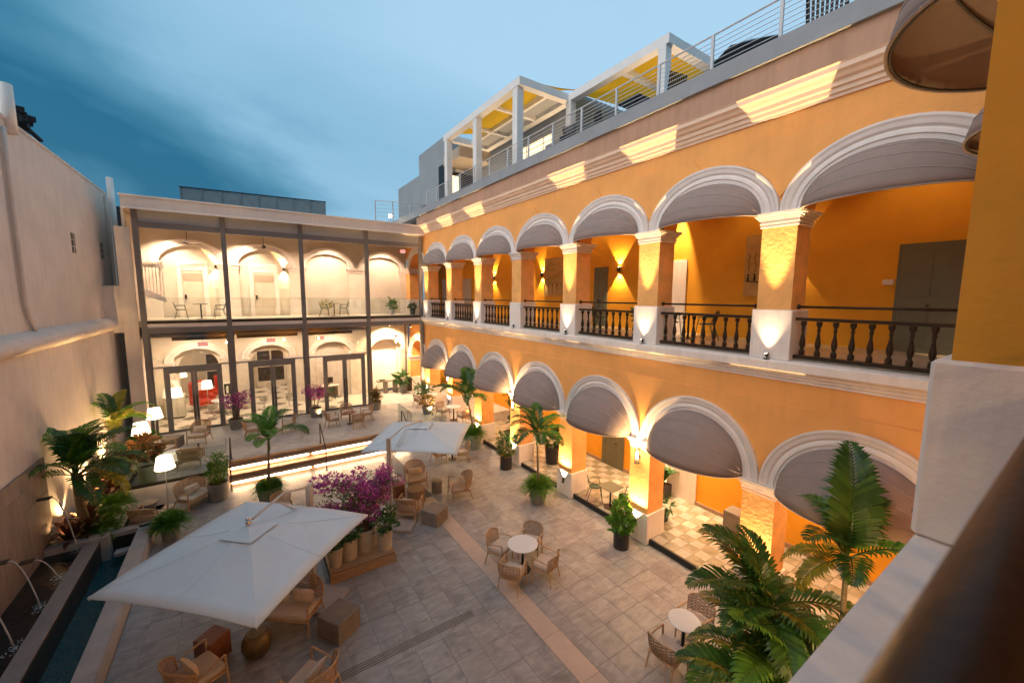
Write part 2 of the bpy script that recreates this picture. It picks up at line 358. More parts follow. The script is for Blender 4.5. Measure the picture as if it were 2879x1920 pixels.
def point(name, loc, power, col=WARM, r=.05):
    l = bpy.data.lights.new(name, 'POINT'); l.energy = power*LS; l.color = col; l.shadow_soft_size = r
    o = bpy.data.objects.new(name, l); COL.objects.link(o); o.location = loc; return o
def area(name, loc, sx, sy, power, col=WARM2, rot=(0, 0, 0)):
    l = bpy.data.lights.new(name, 'AREA'); l.shape = 'RECTANGLE'; l.size = sx; l.size_y = sy; l.energy = power*LS; l.color = col
    o = bpy.data.objects.new(name, l); COL.objects.link(o); o.location = loc; o.rotation_euler = rot; return o
def face(dx, dy): return math.atan2(-dx, dy)      # local +Y looks along (dx, dy)

# ------------------------------------------------------------------ SETTING: ground
def build_ground():
    g = struct(MB().box(-300, 300, -200, 400, -.6, -.5).build('ground', 'ground'))
    slab = struct(MB().box(-2.52, 10.6, -3, 19, -.30, -.012).build('courtyard_floor', 'grout'))
    # paving tiles: shared meshes, the nearest 300 in view each a part
    cell = {}
    def tile_mesh(w, d):
        k = (round(w, 3), round(d, 3))
        if k not in cell:
            b = MB(); j = .002; c = .0025
            vs = [(j, j, -.014), (w-j, j, -.014), (w-j, d-j, -.014), (j, d-j, -.014), (j, j, -c), (w-j, j, -c), (w-j, d-j, -c), (j, d-j, -c), (j+c, j+c, 0), (w-j-c, j+c, 0), (w-j-c, d-j-c, 0), (j+c, d-j-c, 0)]
            fs = [(8, 9, 10, 11)]+[(i, (i+1) % 4, 4+(i+1) % 4, 4+i) for i in range(4)]+[(4+i, 4+(i+1) % 4, 8+(i+1) % 4, 8+i) for i in range(4)]
            b.add(vs, fs); me = bpy.data.meshes.new('paving_tile'); me.from_pydata(b.v, [], b.f); me.materials.append(K['tile']); cell[k] = me
        return cell[k]
    spots_ = []
    xs = [5.36, 5.71]+[5.71+.58*i for i in range(1, 8)]
    cols_ = [(xs[i], xs[i+1]) for i in range(len(xs)-1)]
    x = 4.88
    while x > -2.5: cols_.append((max(x-.58, -2.52), x)); x -= .58
    for (a, b) in cols_:
        y = 5.60-.65*11
        off = .0 if a > 5.3 else .325
        while y < 17.85:
            y0, y1 = y-off, min(y-off+.65, 17.86)
            if y1-y0 > .1: spots_.append((a, b, y0, y1))
            y += .65
    import itertools
    f = Vector((math.sin(R(33.9)), math.cos(R(33.9)), 0))
    def seen(s):
        c = Vector(((s[0]+s[1])/2, (s[2]+s[3])/2, -7.2)); dz = c.x*f.x+c.y*f.y
        w = c.x*f.y-c.y*f.x
        return dz > 2 and abs(w) < dz*1.2 and c.y > 1.9 and (dz*.113+7.2)/max(dz, .1) < 2.0
    spots_.sort(key=lambda s: (not seen(s), (s[0]+s[1])**2/4+(s[2]+s[3])**2/4))
    for s in spots_[:300]:
        link('paving_tile', tile_mesh(s[1]-s[0], s[3]-s[2]), slab, (s[0], s[2], random.uniform(-.0012, .0012)))
    rest = MB()
    for s in spots_[300:]:
        rest.add([(s[0]+.003, s[2]+.003, -.001), (s[1]-.003, s[2]+.003, -.001), (s[1]-.003, s[3]-.003, -.001), (s[0]+.003, s[3]-.003, -.001)], [(0, 1, 2, 3)])
    stuff(rest.build('paving_field', 'tile', slab))
    # pale stone band running down the courtyard
    y = -1.0; first = None
    while y < 12.6:
        o = MB().box(4.885, 5.355, y+.003, y+1.17, -.014, .0015).build('stone_slab', 'strip', slab); y += 1.173
    # slotted drain
    dr = MB()
    for k in range(4): dr.box(1.05, 4.0, 7.40+.055*k, 7.425+.055*k, .001, .004)
    dr.build('slot_drain', 'step_dark', slab)
    return slab
SLAB = build_ground()

# ------------------------------------------------------------------ terrace and lit steps
TZ = .72
def build_terrace():
    t = MB().box(-3.6, 12.5, 18.75, 24.05, .02, TZ)
    t.box(-3.55, -.76, 17.62, 18.75, .02, TZ)           # left bay of the terrace
    t.box(6.3, 9.6, 17.75, 18.75, .02, TZ)
    o = struct(t.build('terrace', 'terrace'))
    fl = MB().box(5.98, 12.5, 24.05, 27.2, .02, TZ+.001)
    fl.build('porch_floor', 'terrace', o)
    MB().box(-3.55, -.76, 17.612, 17.62, .0, TZ-.002).build('front_wall', 'white', o)
    st = struct(MB().box(-.76, 6.3, 18.70, 18.76, .02, TZ+.002).build('steps', 'step'))
    for i, (z, y) in enumerate(((.54, 18.42), (.36, 18.13), (.18, 17.84))):
        MB().box(-.76, 6.3, y, y+.32, z-.05, z).build('tread', 'step', st)
        MB().box(-.76, 6.3, y+.05, y+.31, z-.18, z-.05).build('riser', 'step', st)
        if i != 1:
            for a, b in ((-.7, 2.0), (2.15, 6.2)): MB().box(a, b, y-.028, y-.002, z-.062, z-.008).build('led_strip', 'led', st)
    MB().box(-.76, 6.3, 18.68, 18.76, TZ-.06, TZ+.003).build('nosing', 'step', st)
    # handrails
    def rail(x, label):
        r = thing('stair_handrail', label, 'handrail', (x, 17.5, 0), 0, 'dark handrails on the lit steps')
        MB().tube([(0, 0, 0), (0, 0, .86), (0, .02, .92), (0, 1.32, TZ+.90), (0, 1.40, TZ+.84), (0, 1.40, TZ)], .024, 6).build('bent_rail', 'dark', r)
        MB().lathe([(.06, 0), (.06, .012)], 10).build('foot_plate', 'dark', r); MB().lathe([(.06, TZ), (.06, TZ+.012)], 10, (0, 1.40, 0)).build('foot_plate', 'dark', r)
    rail(-.68, 'dark bent handrail at the left end of the lit steps beside the glass')
    rail(2.55, 'dark bent handrail in the middle of the lit steps')
    rail(6.2, 'dark bent handrail on the right of the lit steps behind the small umbrella')
    def gl(pts, label, h=.95):
        g = thing('glass_railing', label, 'glass railing', (pts[0][0], pts[0][1], TZ))
        o0 = Vector((pts[0][0], pts[0][1], 0))
        for a, b in zip(pts[:-1], pts[1:]):
            a = Vector((*a, 0))-o0; b = Vector((*b, 0))-o0; n = max(1, round((b-a).length/1.3))
            MB().bar(a+Vector((0, 0, .05)), b+Vector((0, 0, .05)), .07, .1).build('base_shoe', 'dark', g)
            for k in range(n):
                p = a.lerp(b, k/n+.004); q = a.lerp(b, (k+1)/n-.004)
                MB().bar(p+Vector((0, 0, .1+h/2)), q+Vector((0, 0, .1+h/2)), .014, h).build('glass_pane', 'rail_glass', g)
        return g
    gl([(-3.52, 20.4), (-3.52, 17.66), (-.8, 17.66)], 'clear glass railing with dark base around the left end of the terrace')
    gl([(-.8, 17.75), (-.8, 18.7)], 'short clear glass side panel at the left edge of the steps', .85)
    gl([(6.35, 19.9), (6.35, 17.85), (8.1, 17.85)], 'clear glass railing on the terrace behind the small umbrella')
build_terrace()

# ------------------------------------------------------------------ pool
def build_pool():
    p = thing('fountain_pool', 'long stone fountain pool with two basins below the cream wall', 'pool', (0, 0, 0))
    MB().box(-4.7, -2.53, -3, 15.5, -.46, -.40).build('basin_floor', 'pooldark', p)
    for y in [(-2+1.45*i) for i in range(12)]:
        MB().box(-2.875, -2.55, y, y+1.444, .37, .42).build('coping_stone', 'coping', p)
    MB().box(-2.85, -2.53, -3, 15.5, -.40, .37).build('coping_wall', 'coping', p)
    MB().box(-3.92, -3.62, -3, 15.0, .39, .44).build('divider_top', 'divider', p); MB().box(-3.91, -3.63, -3, 15.0, -.40, .39).build('divider_wall', 'pooldark', p)
    MB().box(-4.7, -3.63, 14.98, 15.3, -.05, .5).build('end_curb', 'coping', p); MB().box(-3.63, -3.45, 15.0, 15.3, -.4, .49).build('end_curb', 'coping', p)
    MB().box(-3.45, -2.60, 15.25, 15.52, .30, .42).build('end_coping', 'coping', p)
    MB().box(-3.62, -2.85, 15.3, 15.5, -.40, .30).build('end_wall', 'pooldark', p)
    MB().bbox(-3.30, -2.852, 14.6, 14.85, .02, .12, .01).build('stepping_slab', 'coping', p)
    w = struct(MB().box(-3.63, -2.85, -3, 15.3, -.395, -.20).build('water', 'water')); struct(MB().box(-4.7, -3.92, -3, 14.98, -.04, .33).build('water', 'water2'))
    # spouts and jets
    for i, (y, z, ys) in enumerate(((15.0, 1.9, 14.42), (13.65, .93, 13.1), (12.55, 1.55, 12.02), (11.3, 1.5, 10.82))):
        s = thing('water_spout', ['water spout farthest from the camera beside the planted corner', 'water spout set lowest on the stone wall', 'water spout half cut off by the left picture edge', 'water spout just outside the left picture edge'][i], 'spout', (-4.66, y, z), 0, 'spouts pouring into the upper basin')
        MB().box(0, .24, -.09, .09, -.012, .012).build('spout_plate', 'dark', s)
        pts = [(.24+.36*t, -(.0)*t, -(z-.33)*t*t+.0) for t in [k/8 for k in range(9)]]
        MB().tube(pts, [.012+.004*k/8 for k in range(9)], 6, flat=.6).build('water_jet', 'jet', s, True)
        fb = MB()
        for k in range(130):
            a = random.random()*2*PI; r = random.random()**1.1*.20; sz = random.uniform(.005, .018)
            fb.lathe([(sz, 0), (sz*.75, sz*.22), (.001, sz*.3)], 6, (.60+r*math.cos(a)*.8, r*math.sin(a)*1.3, .33-z-.003), False)
        stuff(fb.build('splash_foam', 'foam', s, True))
    # planter bed beyond the pool
    b = thing('planter_bed', 'raised planting bed between the pool end and the terrace', 'planter', (0, 0, 0))
    MB().box(-4.7, -3.6, 15.3, 23.2, .0, .42).build('soil', 'soil', b)
    MB().box(-3.62, -3.45, 15.52, 18.4, 0, .48).build('planter_curb', 'white', b)
    MB().box(-3.75, -3.56, 18.4, 23.4, 0, TZ+.1).build('planter_wall', 'white', b)
build_pool()

# ------------------------------------------------------------------ left boundary wall
def build_left_wall():
    w = thing('boundary_wall', 'tall cream wall with rounded ledge along the left of the courtyard', 'wall', (0, 0, 0))
    MB().box(-5.6, -4.72, -6, 28, -.3, 5.70).build('lower_wall', 'leftwall', w)
    prof = [(-4.72, 5.62), (-4.66, 5.66), (-4.58, 5.72), (-4.53, 5.82), (-4.54, 5.93), (-4.62, 6.05), (-4.74, 6.13), (-4.93, 6.17), (-5.2, 6.18), (-5.2, 5.6)]
    lb = MB(); ny = 34; n = len(prof)
    vs = []; 
    for j in range(ny+1):
        y = -6+34*j/ny
        for (x, z) in prof: vs.append((x+random.uniform(-.012, .012), y, z+random.uniform(-.012, .012)))
    lb.add(vs, [(j*n+i, j*n+i+1, (j+1)*n+i+1, (j+1)*n+i) for j in range(ny) for i in range(n-1)])
    lb.build('rounded_ledge', 'leftwall', w, True)
    MB().box(-5.6, -4.92, -6, 26.5, 6.1, 11.75).build('upper_wall', 'leftwall', w)
    MB().box(-5.65, -4.89, -6, 26.5, 11.75, 11.83).build('wall_cap', 'leftwall', w)
    MB().box(-4.94, -4.86, 25.9, 26.45, 6.1, 11.6).build('corner_pilaster', 'leftwall', w)
    for y0, z0, z1, ww in ((20.95, 8.64, 9.37, .36), (24.6, 8.69, 9.40, .36)):
        f = MB().box(-4.925, -4.905, y0, y0+ww, z0, z1).build('vent_window', 'dark', w)
        g = MB()
        for k in range(4): g.box(-4.92, -4.895, y0-.01, y0+ww+.01, z0+(z1-z0)*k/3-.012, z0+(z1-z0)*k/3+.012)
        g.box(-4.925, -4.896, y0+ww/2-.015, y0+ww/2+.015, z0, z1); g.build('grille', 'leftwall', f)
    # stone cladding below
    y = -3.0; row = 0
    cl = MB().box(-4.72, -4.69, -6, 15.6, -.05, 2.8).build('cladding_base', 'pooldark', w)
    for c in range(14):
        y0 = -3+1.335*c; z = .05
        zs = [0, .95, 1.9, 2.82] if c % 2 else [0, .5, 1.45, 2.4, 2.84]
        for a, b in zip(zs[:-1], zs[1:]):
            dx = random.uniform(0, .008)
            MB().box(-4.69, -4.665+dx, y0+.002, y0+1.332, a+.002, b-.002).build('cladding_stone', 'stonewall', w)
    MB().box(-4.36, -3.86, 24.15, 24.6, 0, 10.1).build('end_pier', 'leftwall', w)
    MB().box(-4.95, -4.36, 24.2, 24.5, 5.5, 7.55).build('link_wall', 'leftwall', w)
    p = MB().tube([(0, 0, 5.3), (0, 0, 4.1), (0, .02, .75), (0, .12, .45), (0, .38, .12), (0, .4, 0)], .055, 8).build('vent_pipe', 'leftwall', None, True, (-4.84, 16.35, 6.15))
    tag(p, 'painted pipe running up the left wall with a kink near the ledge', 'pipe', 'pipes on the left wall')
    q = MB().lathe([(.15, 5.3), (.15, 6.55)], 10).build('vent_stack', 'white', None, True, (-4.88, 16.9, 6.15)); tag(q, 'thick white vent stack standing on the wall top at the far left', 'pipe', 'pipes on the left wall')
    s = MB().lathe([(.13, 0), (.13, 6.5)], 10).build('vent_pipe', 'white', None, True, (-4.8, 26.75, 6.1)); tag(s, 'slim white vent pipe rising at the far corner of the left wall', 'pipe', 'pipes on the left wall')
build_left_wall()
# ------------------------------------------------------------------ arch helpers
def arch_wall(mb, along, u0, u1, uc, a, b, zs, ztop, d0, d1, n=20):
    """wall bay with an elliptical arch opening; along: (u, d, z) -> point; d0 front, d1 back"""
    us = [uc-a*math.cos(PI*i/n) for i in range(n+1)]; zs_ = [zs+b*math.sin(PI*i/n) for i in range(n+1)]
    for d in (d0, d1):
        vs = []; 
        for u, z in zip(us, zs_): vs += [along(u, d, z), along(u, d, ztop)]
        mb.add(vs, [(2*i, 2*i+2, 2*i+3, 2*i+1) for i in range(n)])
        mb.add([along(u0, d, zs), along(uc-a, d, zs), along(uc-a, d, ztop), along(u0, d, ztop)], [(0, 1, 2, 3)])
        mb.add([along(uc+a, d, zs), along(u1, d, zs), along(u1, d, ztop), along(uc+a, d, ztop)], [(0, 1, 2, 3)])
    vs = []
    for u, z in zip(us, zs_): vs += [along(u, d0, z), along(u, d1, z)]
    mb.add(vs, [(2*i, 2*i+1, 2*i+3, 2*i+2) for i in range(n)])
    for ua, ub in ((u0, uc-a), (uc+a, u1)):
        mb.add([along(ua, d0, zs), along(ub, d0, zs), along(ub, d1, zs), along(ua, d1, zs)], [(0, 1, 2, 3)])
def archivolt(mb, along, uc, a, b, zs, prof, n=28, a0=0.0):
    """prof: list of (radial offset outwards, depth); swept around the ellipse"""
    m = len(prof); vs = []
    for i in range(n+1):
        t = a0+(PI-2*a0)*i/n
        for r, d in prof: vs.append(along(uc-(a+r)*math.cos(t), d, zs+(b+r)*math.sin(t)))
    mb.add(vs, [(i*m+k, i*m+k+1, (i+1)*m+k+1, (i+1)*m+k) for i in range(n) for k in range(m-1)])
ax_Y = lambda u, d, z: (d, u, z)      # arcade along Y, depth = X
ax_X = lambda u, d, z: (u, d, z)      # along X, depth = Y
XF = 9.5
YC = lambda k: .81+3.25*k             # column centres
BC = lambda j: 2.435+3.25*j           # bay centres
ARCH_PROF = lambda f, s=1: [(-.012, f+s*.0), (-.012, f-s*.045), (.07, f-s*.05), (.085, f-s*.075), (.14, f-s*.07), (.18, f-s*.05), (.22, f-s*.085), (.29, f-s*.10), (.33, f-s*.12), (.37, f-s*.12), (.37, f)]
ORD = ['nearest the camera', 'second from the camera', 'third from the camera', 'fourth from the camera', 'fifth from the camera', 'sixth from the camera', 'farthest, next to the glass facade']

def build_arcade():
    A = thing('arcade_building', 'orange two storey arcade building with white arches along the right', 'building', (XF, 0, 0))
    O = Vector((-XF, 0, 0))
    def part(mb, name, m, par=A, smooth=False):
        return mb.build(name, m, par, smooth, O if par is A else None)
    NB = 8
    # floors, back wall, ceilings
    part(MB().box(9.56, 12.6, -3, 18.9, -.3, .158), 'loggia_base', 'grout')
    part(MB().box(9.52, 9.56, 1.2, 18.7, -.0, .172), 'step_edge', 'black')
    part(MB().box(12.5, 12.8, -4, 31, 0, 12.2), 'back_wall', 'orange_in')
    part(MB().box(12.47, 12.5, -4, 31, .17, .30), 'skirting', 'step')
    part(MB().box(10.1, 12.5, -4, 31, 5.05, 5.25), 'lower_ceiling', 'orange_in')
    part(MB().box(9.62, 12.5, -4, 24, 5.80, 6.0), 'upper_floor', 'check_l')
    part(MB().box(10.1, 12.5, -4, 31, 10.92, 11.05), 'upper_ceiling', 'orange_in')
    for j in range(-1, NB):
        yc = BC(j); y0, y1 = YC(j), YC(j+1)
        low = MB(); arch_wall(low, ax_Y, y0, y1, yc, 1.25, 1.24, 3.08, 5.45, XF, 10.1); part(low, 'lower_arch_wall', 'orange')
        up = MB(); arch_wall(up, ax_Y, y0, y1, yc, 1.25, .92, 8.96, 10.95, XF, 10.1); part(up, 'upper_arch_wall', 'orange')
        if j < 7:
            m = MB(); archivolt(m, ax_Y, yc, 1.25, 1.24, 3.08, ARCH_PROF(XF)); part(m, 'lower_archivolt', 'trim', A, False)
            m = MB(); archivolt(m, ax_Y, yc, 1.25, .92, 8.96, ARCH_PROF(XF)); part(m, 'upper_archivolt', 'trim', A, False)
        else:
            m = MB(); archivolt(m, ax_Y, yc, 1.25, 1.24, 3.08, ARCH_PROF(XF)); part(m, 'lower_archivolt', 'beige')
            m = MB(); archivolt(m, ax_Y, yc, 1.25, .92, 8.96, ARCH_PROF(XF)); part(m, 'upper_archivolt', 'beige')
        # raised spandrel field between two arches
        n = 14; top = 10.55; pan = MB(); vs = []
        ya, yb = yc+.22, yc+3.25-.14
        for i in range(n+1):
            y = ya+(yb-ya)*i/n
            t = min(abs(y-yc), abs(y-yc-3.25)); q = 1-(t/1.64)**2
            zb = 8.96+1.30*math.sqrt(max(0, q))
            edge = min(i, n-i)
            zt = top if edge > 0 else zb+.02
            vs += [(XF-.036, y, zb), (XF-.036, y, zt), (XF, y, zb), (XF, y, zt)]
        fs = []
        for i in range(n):
            a = 4*i; b = a+4; fs += [(a, b, b+1, a+1), (a+1, b+1, b+3, a+3), (a, a+2, b+2, b)]
        pan.add(vs, fs); part(pan, 'spandrel_panel', 'orange')
    # lower raised field with a crisp line above the arches
    for j in range(-1, 7):
        yc = BC(j); n = 26; vs = []
        for i in range(n+1):
            y = yc-1.625+3.25*i/n
            t = abs(y-yc); q = 1-(t/1.63)**2; zb = 3.1+1.56*math.sqrt(max(0, q))
            vs += [(XF-.03, y, zb), (XF-.03, y, 4.95), (XF, y, 4.95)]
        fs = []
        for i in range(n):
            a = 3*i; b = a+3; fs += [(a, b, b+1, a+1), (a+1, b+1, b+2, a+2)]
        part(MB().add(vs, fs), 'wall_field', 'orange')
    # columns with base and capital, both storeys
    for k in range(0, 9):
        yc = YC(k); z0 = 0 if k < 6 else TZ
        c = MB(); c.box(9.45, 10.15, yc-.345, yc+.345, z0, 3.06); co = part(c, 'column', 'orange_shaft')
        b = MB(); b.bbox(9.40, 10.21, yc-.395, yc+.395, z0-.0, z0+.92, .015); b.build('column_base', 'white', co)
        cp = MB(); capital(cp, yc, 2.78, 3.09); cp.build('capital', 'trim', co)
        c = MB(); c.box(9.47, 10.12, yc-.335, yc+.335, 5.9, 8.95); co = part(c, 'column', 'orange_shaft')
        b = MB(); b.bbox(9.40, 10.2, yc-.395, yc+.395, 5.89, 6.95, .015); b.build('column_base', 'white', co)
        cp = MB(); capital(cp, yc, 8.68, 8.985); cp.build('capital', 'trim', co)
    # string course / balcony ledge and main cornice: swept along Y
    def sweep(prof, name, m, y0=-1.5, y1=24.0):
        s = MB(); n = len(prof)
        s.add([(x, y, z) for y in (y0, y1) for x, z in prof], [(i, i+1, n+i+1, n+i) for i in range(n-1)]+[tuple(range(n-1, -1, -1)), tuple(range(n, 2*n))])
        return part(s, name, m)
    sweep([(9.7, 5.45), (9.47, 5.45), (9.47, 5.50), (9.43, 5.52), (9.42, 5.57), (9.38, 5.60), (9.38, 5.63), (9.32, 5.68), (9.28, 5.70), (9.27, 5.86), (9.30, 5.89), (9.7, 5.90)], 'ledge', 'white', -.5)
    sweep([(9.8, 10.93), (9.46, 10.93), (9.45, 10.98), (9.41, 11.0), (9.40, 11.07), (9.35, 11.09), (9.34, 11.17), (9.28, 11.20), (9.24, 11.26), (9.18, 11.30), (9.17, 11.38), (9.14, 11.41), (9.8, 11.42)], 'cornice', 'cornice', -1.5, 23.9)
    part(MB().box(9.17, 9.9, -1.5, 24.2, 11.421, 11.93), 'parapet_fascia', 'fascia')
    part(MB().box(9.08, 9.9, -1.5, 33, 11.932, 12.30), 'roof_coping', 'grey_curb')
    part(MB().box(9.9, 16, -4, 33, 11.9, 12.2), 'roof_deck', 'grey_curb')
    # doors and lit recesses on the back walls
    def door(y0, y1, z0, z1, m='greendoor', panels=True, name='door'):
        d = part(MB().box(12.455, 12.50, y0, y1, z0, z1), name, m)
        if panels:
            w = (y1-y0)/2
            for s in (0, 1):
                a = y0+w*s+.07; b_ = y0+w*(s+1)-.07
                for za, zb in ((z0+.15, z0+.45*(z1-z0)), (z0+.52*(z1-z0), z1-.15)):
                    if b_-a > .1: MB().bbox(12.44, 12.456, a, b_, za, zb, .006).build('door_panel', m, d)
            MB().lathe([(.03, 0), (.03, .05)], 8, (0, 0, 0), True, Matrix.Translation((12.45, (y0+y1)/2+.08, z0+1.05)) @ Matrix.Rotation(-PI/2, 4, 'Y')).build('door_handle', 'dark', d)
        return d
    door(1.55, 2.82, 6.0, 8.42); door(11.6, 12.35, 6.0, 8.42); door(23.4, 24.5, 6.0, 8.35, 'door')
    door(27.0, 27.9, 6.0, 8.4, 'yellow' if 0 else 'door', False)
    door(10.45, 11.05, .17, 2.55); door(11.05, 11.6, .17, 2.55)
    d = door(8.08, 8.66, 6.0, 8.46, 'white', False, 'recess_panel'); d2 = door(16.9, 17.4, 6.0, 8.46, 'white', False, 'recess_panel')
    d3 = door(7.32, 8.6, .17, 2.7, 'white', False, 'recess_panel')
    MB().bbox(12.46, 12.5, 2.86, 3.06, 7.52, 7.64, .006).build('room_plaque', 'trim', A, False, O)
    # loggia checker tiles
    me = {}
    def ck(m):
        if m not in me:
            b = MB(); w = .36; j = .002; c = .003
            b.add([(j, j, -.012), (w-j, j, -.012), (w-j, w-j, -.012), (j, w-j, -.012), (j+c, j+c, 0), (w-j-c, j+c, 0), (w-j-c, w-j-c, 0), (j+c, w-j-c, 0)], [(4, 5, 6, 7)]+[(i, (i+1) % 4, 4+(i+1) % 4, 4+i) for i in range(4)])
            q = bpy.data.meshes.new('checker_tile'); q.from_pydata(b.v, [], b.f); q.materials.append(K[m]); me[m] = q
        return me[m]
    F = struct(MB().box(9.57, 12.48, .4, 18.72, .150, .1585).build('loggia_floor', 'grout'))
    n = 0; rest = {'check_l': MB(), 'check_d': MB()}
    cells = [(ix, iy) for iy in range(51) for ix in range(8)]
    cells.sort(key=lambda c: (c[1] < 2, c[1], c[0]))
    for ix, iy in cells:
        x, y = 9.59+.36*ix, .4+.36*iy; m = 'check_l' if (ix+iy) % 2 else 'check_d'
        if n < 300 and iy >= 2: link('checker_tile', ck(m), F, (x, y, .17)); n += 1
        else: rest[m].add([(x+.003, y+.003, .169), (x+.357, y+.003, .169), (x+.357, y+.357, .169), (x+.003, y+.357, .169)], [(0, 1, 2, 3)])
    stuff(rest['check_l'].build('pale_checker_field', 'check_l', F)); stuff(rest['check_d'].build('dark_checker_field', 'check_d', F))
    return A
def capital(mb, yc, z0, z1, x0=9.47, x1=10.13, hw=.345):
    h = z1-z0
    for a, b, e in ((0, .10, .022), (.10, .22, .010), (.22, .34, .035), (.34, .50, .022), (.50, .64, .055), (.64, .78, .085), (.78, .90, .115), (.90, 1.0, .125)):
        mb.box(x0-e, x1+e, yc-hw-e, yc+hw+e, z0+a*h, z0+b*h+(.0))
ARC = build_arcade()

# ------------------------------------------------------------------ balustrades
def build_balustrades():
    bm = MB(); prof = [(.05, .0), (.05, .09), (.032, .11), (.028, .14), (.045, .19), (.052, .25), (.045, .31), (.026, .42), (.022, .50), (.034, .515), (.034, .535), (.024, .55), (.032, .60), (.05, .63), (.05, .70)]
    bm.lathe(prof, 10); proto = bm.build('baluster', 'baluster', None, True, None, 40); mesh = proto.data; bpy.data.objects.remove(proto)
    for j in range(0, 7):
        y0, y1 = YC(j)+.40, YC(j+1)-.40; L_ = y1-y0
        b = thing('balustrade', 'dark wooden balustrade in the upper arch '+ORD[j], 'balustrade', (9.62, y0, 5.9), 0, 'dark balustrades of the upper gallery')
        MB().bbox(-.07, .07, 0, L_, .84, .90, .012).build('top_rail', 'baluster', b); MB().bbox(-.06, .06, 0, L_, .05, .12, .01).build('bottom_rail', 'baluster', b)
        hr = MB().tube([(0, -.0, 1.12), (0, L_, 1.12)], .026, 8).build('handrail', 'baluster', b, True)
        for yy in (.0, L_): MB().lathe([(.055, -.015), (.055, .015)], 10, (0, 0, 0), True, Matrix.Translation((0, yy+(.02 if yy == 0 else -.02), 1.12)) @ Matrix.Rotation(PI/2, 4, 'X')).build('rosette', 'baluster', hr)
        n = 9
        for i in range(n): link('baluster', mesh, b, (0, L_*(i+.5)/n, .13))
build_balustrades()

# ------------------------------------------------------------------ awnings
def awning_mesh(along, uc, a, b, zs, d0, out, sgn, n_arc=24, n_rib=7):
    """fabric dome: ribs fan from the wall arch (phi 0) to the horizontal bow (phi 90)"""
    def pt(i, j, k=1.0):
        phi = (PI/2)*(j) ; t = PI*i
        s = math.sin(t)**.92
        return along(uc-a*k*math.cos(t), d0+sgn*out*k*s*math.sin(phi), zs+b*k*s*math.cos(phi)*1.0)
    return pt
def make_awning(name, label, group, along, uc, a, b, zs, d0, out, sgn):
    pt = awning_mesh(along, uc, a, b, zs, d0, out, sgn)
    c = along(uc, d0, zs); w = thing(name, label, 'awning', c, 0, group); C = Vector(c)
    f = MB(); nu, nv = 26, 10
    f.grid(lambda u, v: Vector(pt(u, .01+.99*v))-C, nu, nv); o = f.build('canvas', 'awning', w, True)
    s = o.modifiers.new('thick', 'SOLIDIFY'); s.thickness = .006
    for j in (.34, .56, .78, 1.0):
        m = MB(); m.tube([Vector(pt(i/26, j, 1.004))-C for i in range(27)], .006 if j < 1 else .015, 4); m.build('seam' if j < 1 else 'front_hem', 'seam' if j < 1 else 'awning', w, True)
    for j in (.5, 1.0):
        m = MB(); m.tube([Vector(pt(i/26, j, .975))-C for i in range(27)], .013, 5); m.build('rib', 'dark', w, True)
    return w
for j in range(7):
    make_awning('awning', 'grey dome awning on the upper storey, the one '+ORD[j], 'grey dome awnings of the upper arcade', ax_Y, BC(j), 1.245, .915, 8.955, XF+.03, .80, -1)
    make_awning('awning', 'grey dome awning over the ground floor arch '+ORD[j], 'grey dome awnings of the ground floor arcade', ax_Y, BC(j), 1.252, 1.225, 3.09, XF, .95, -1)

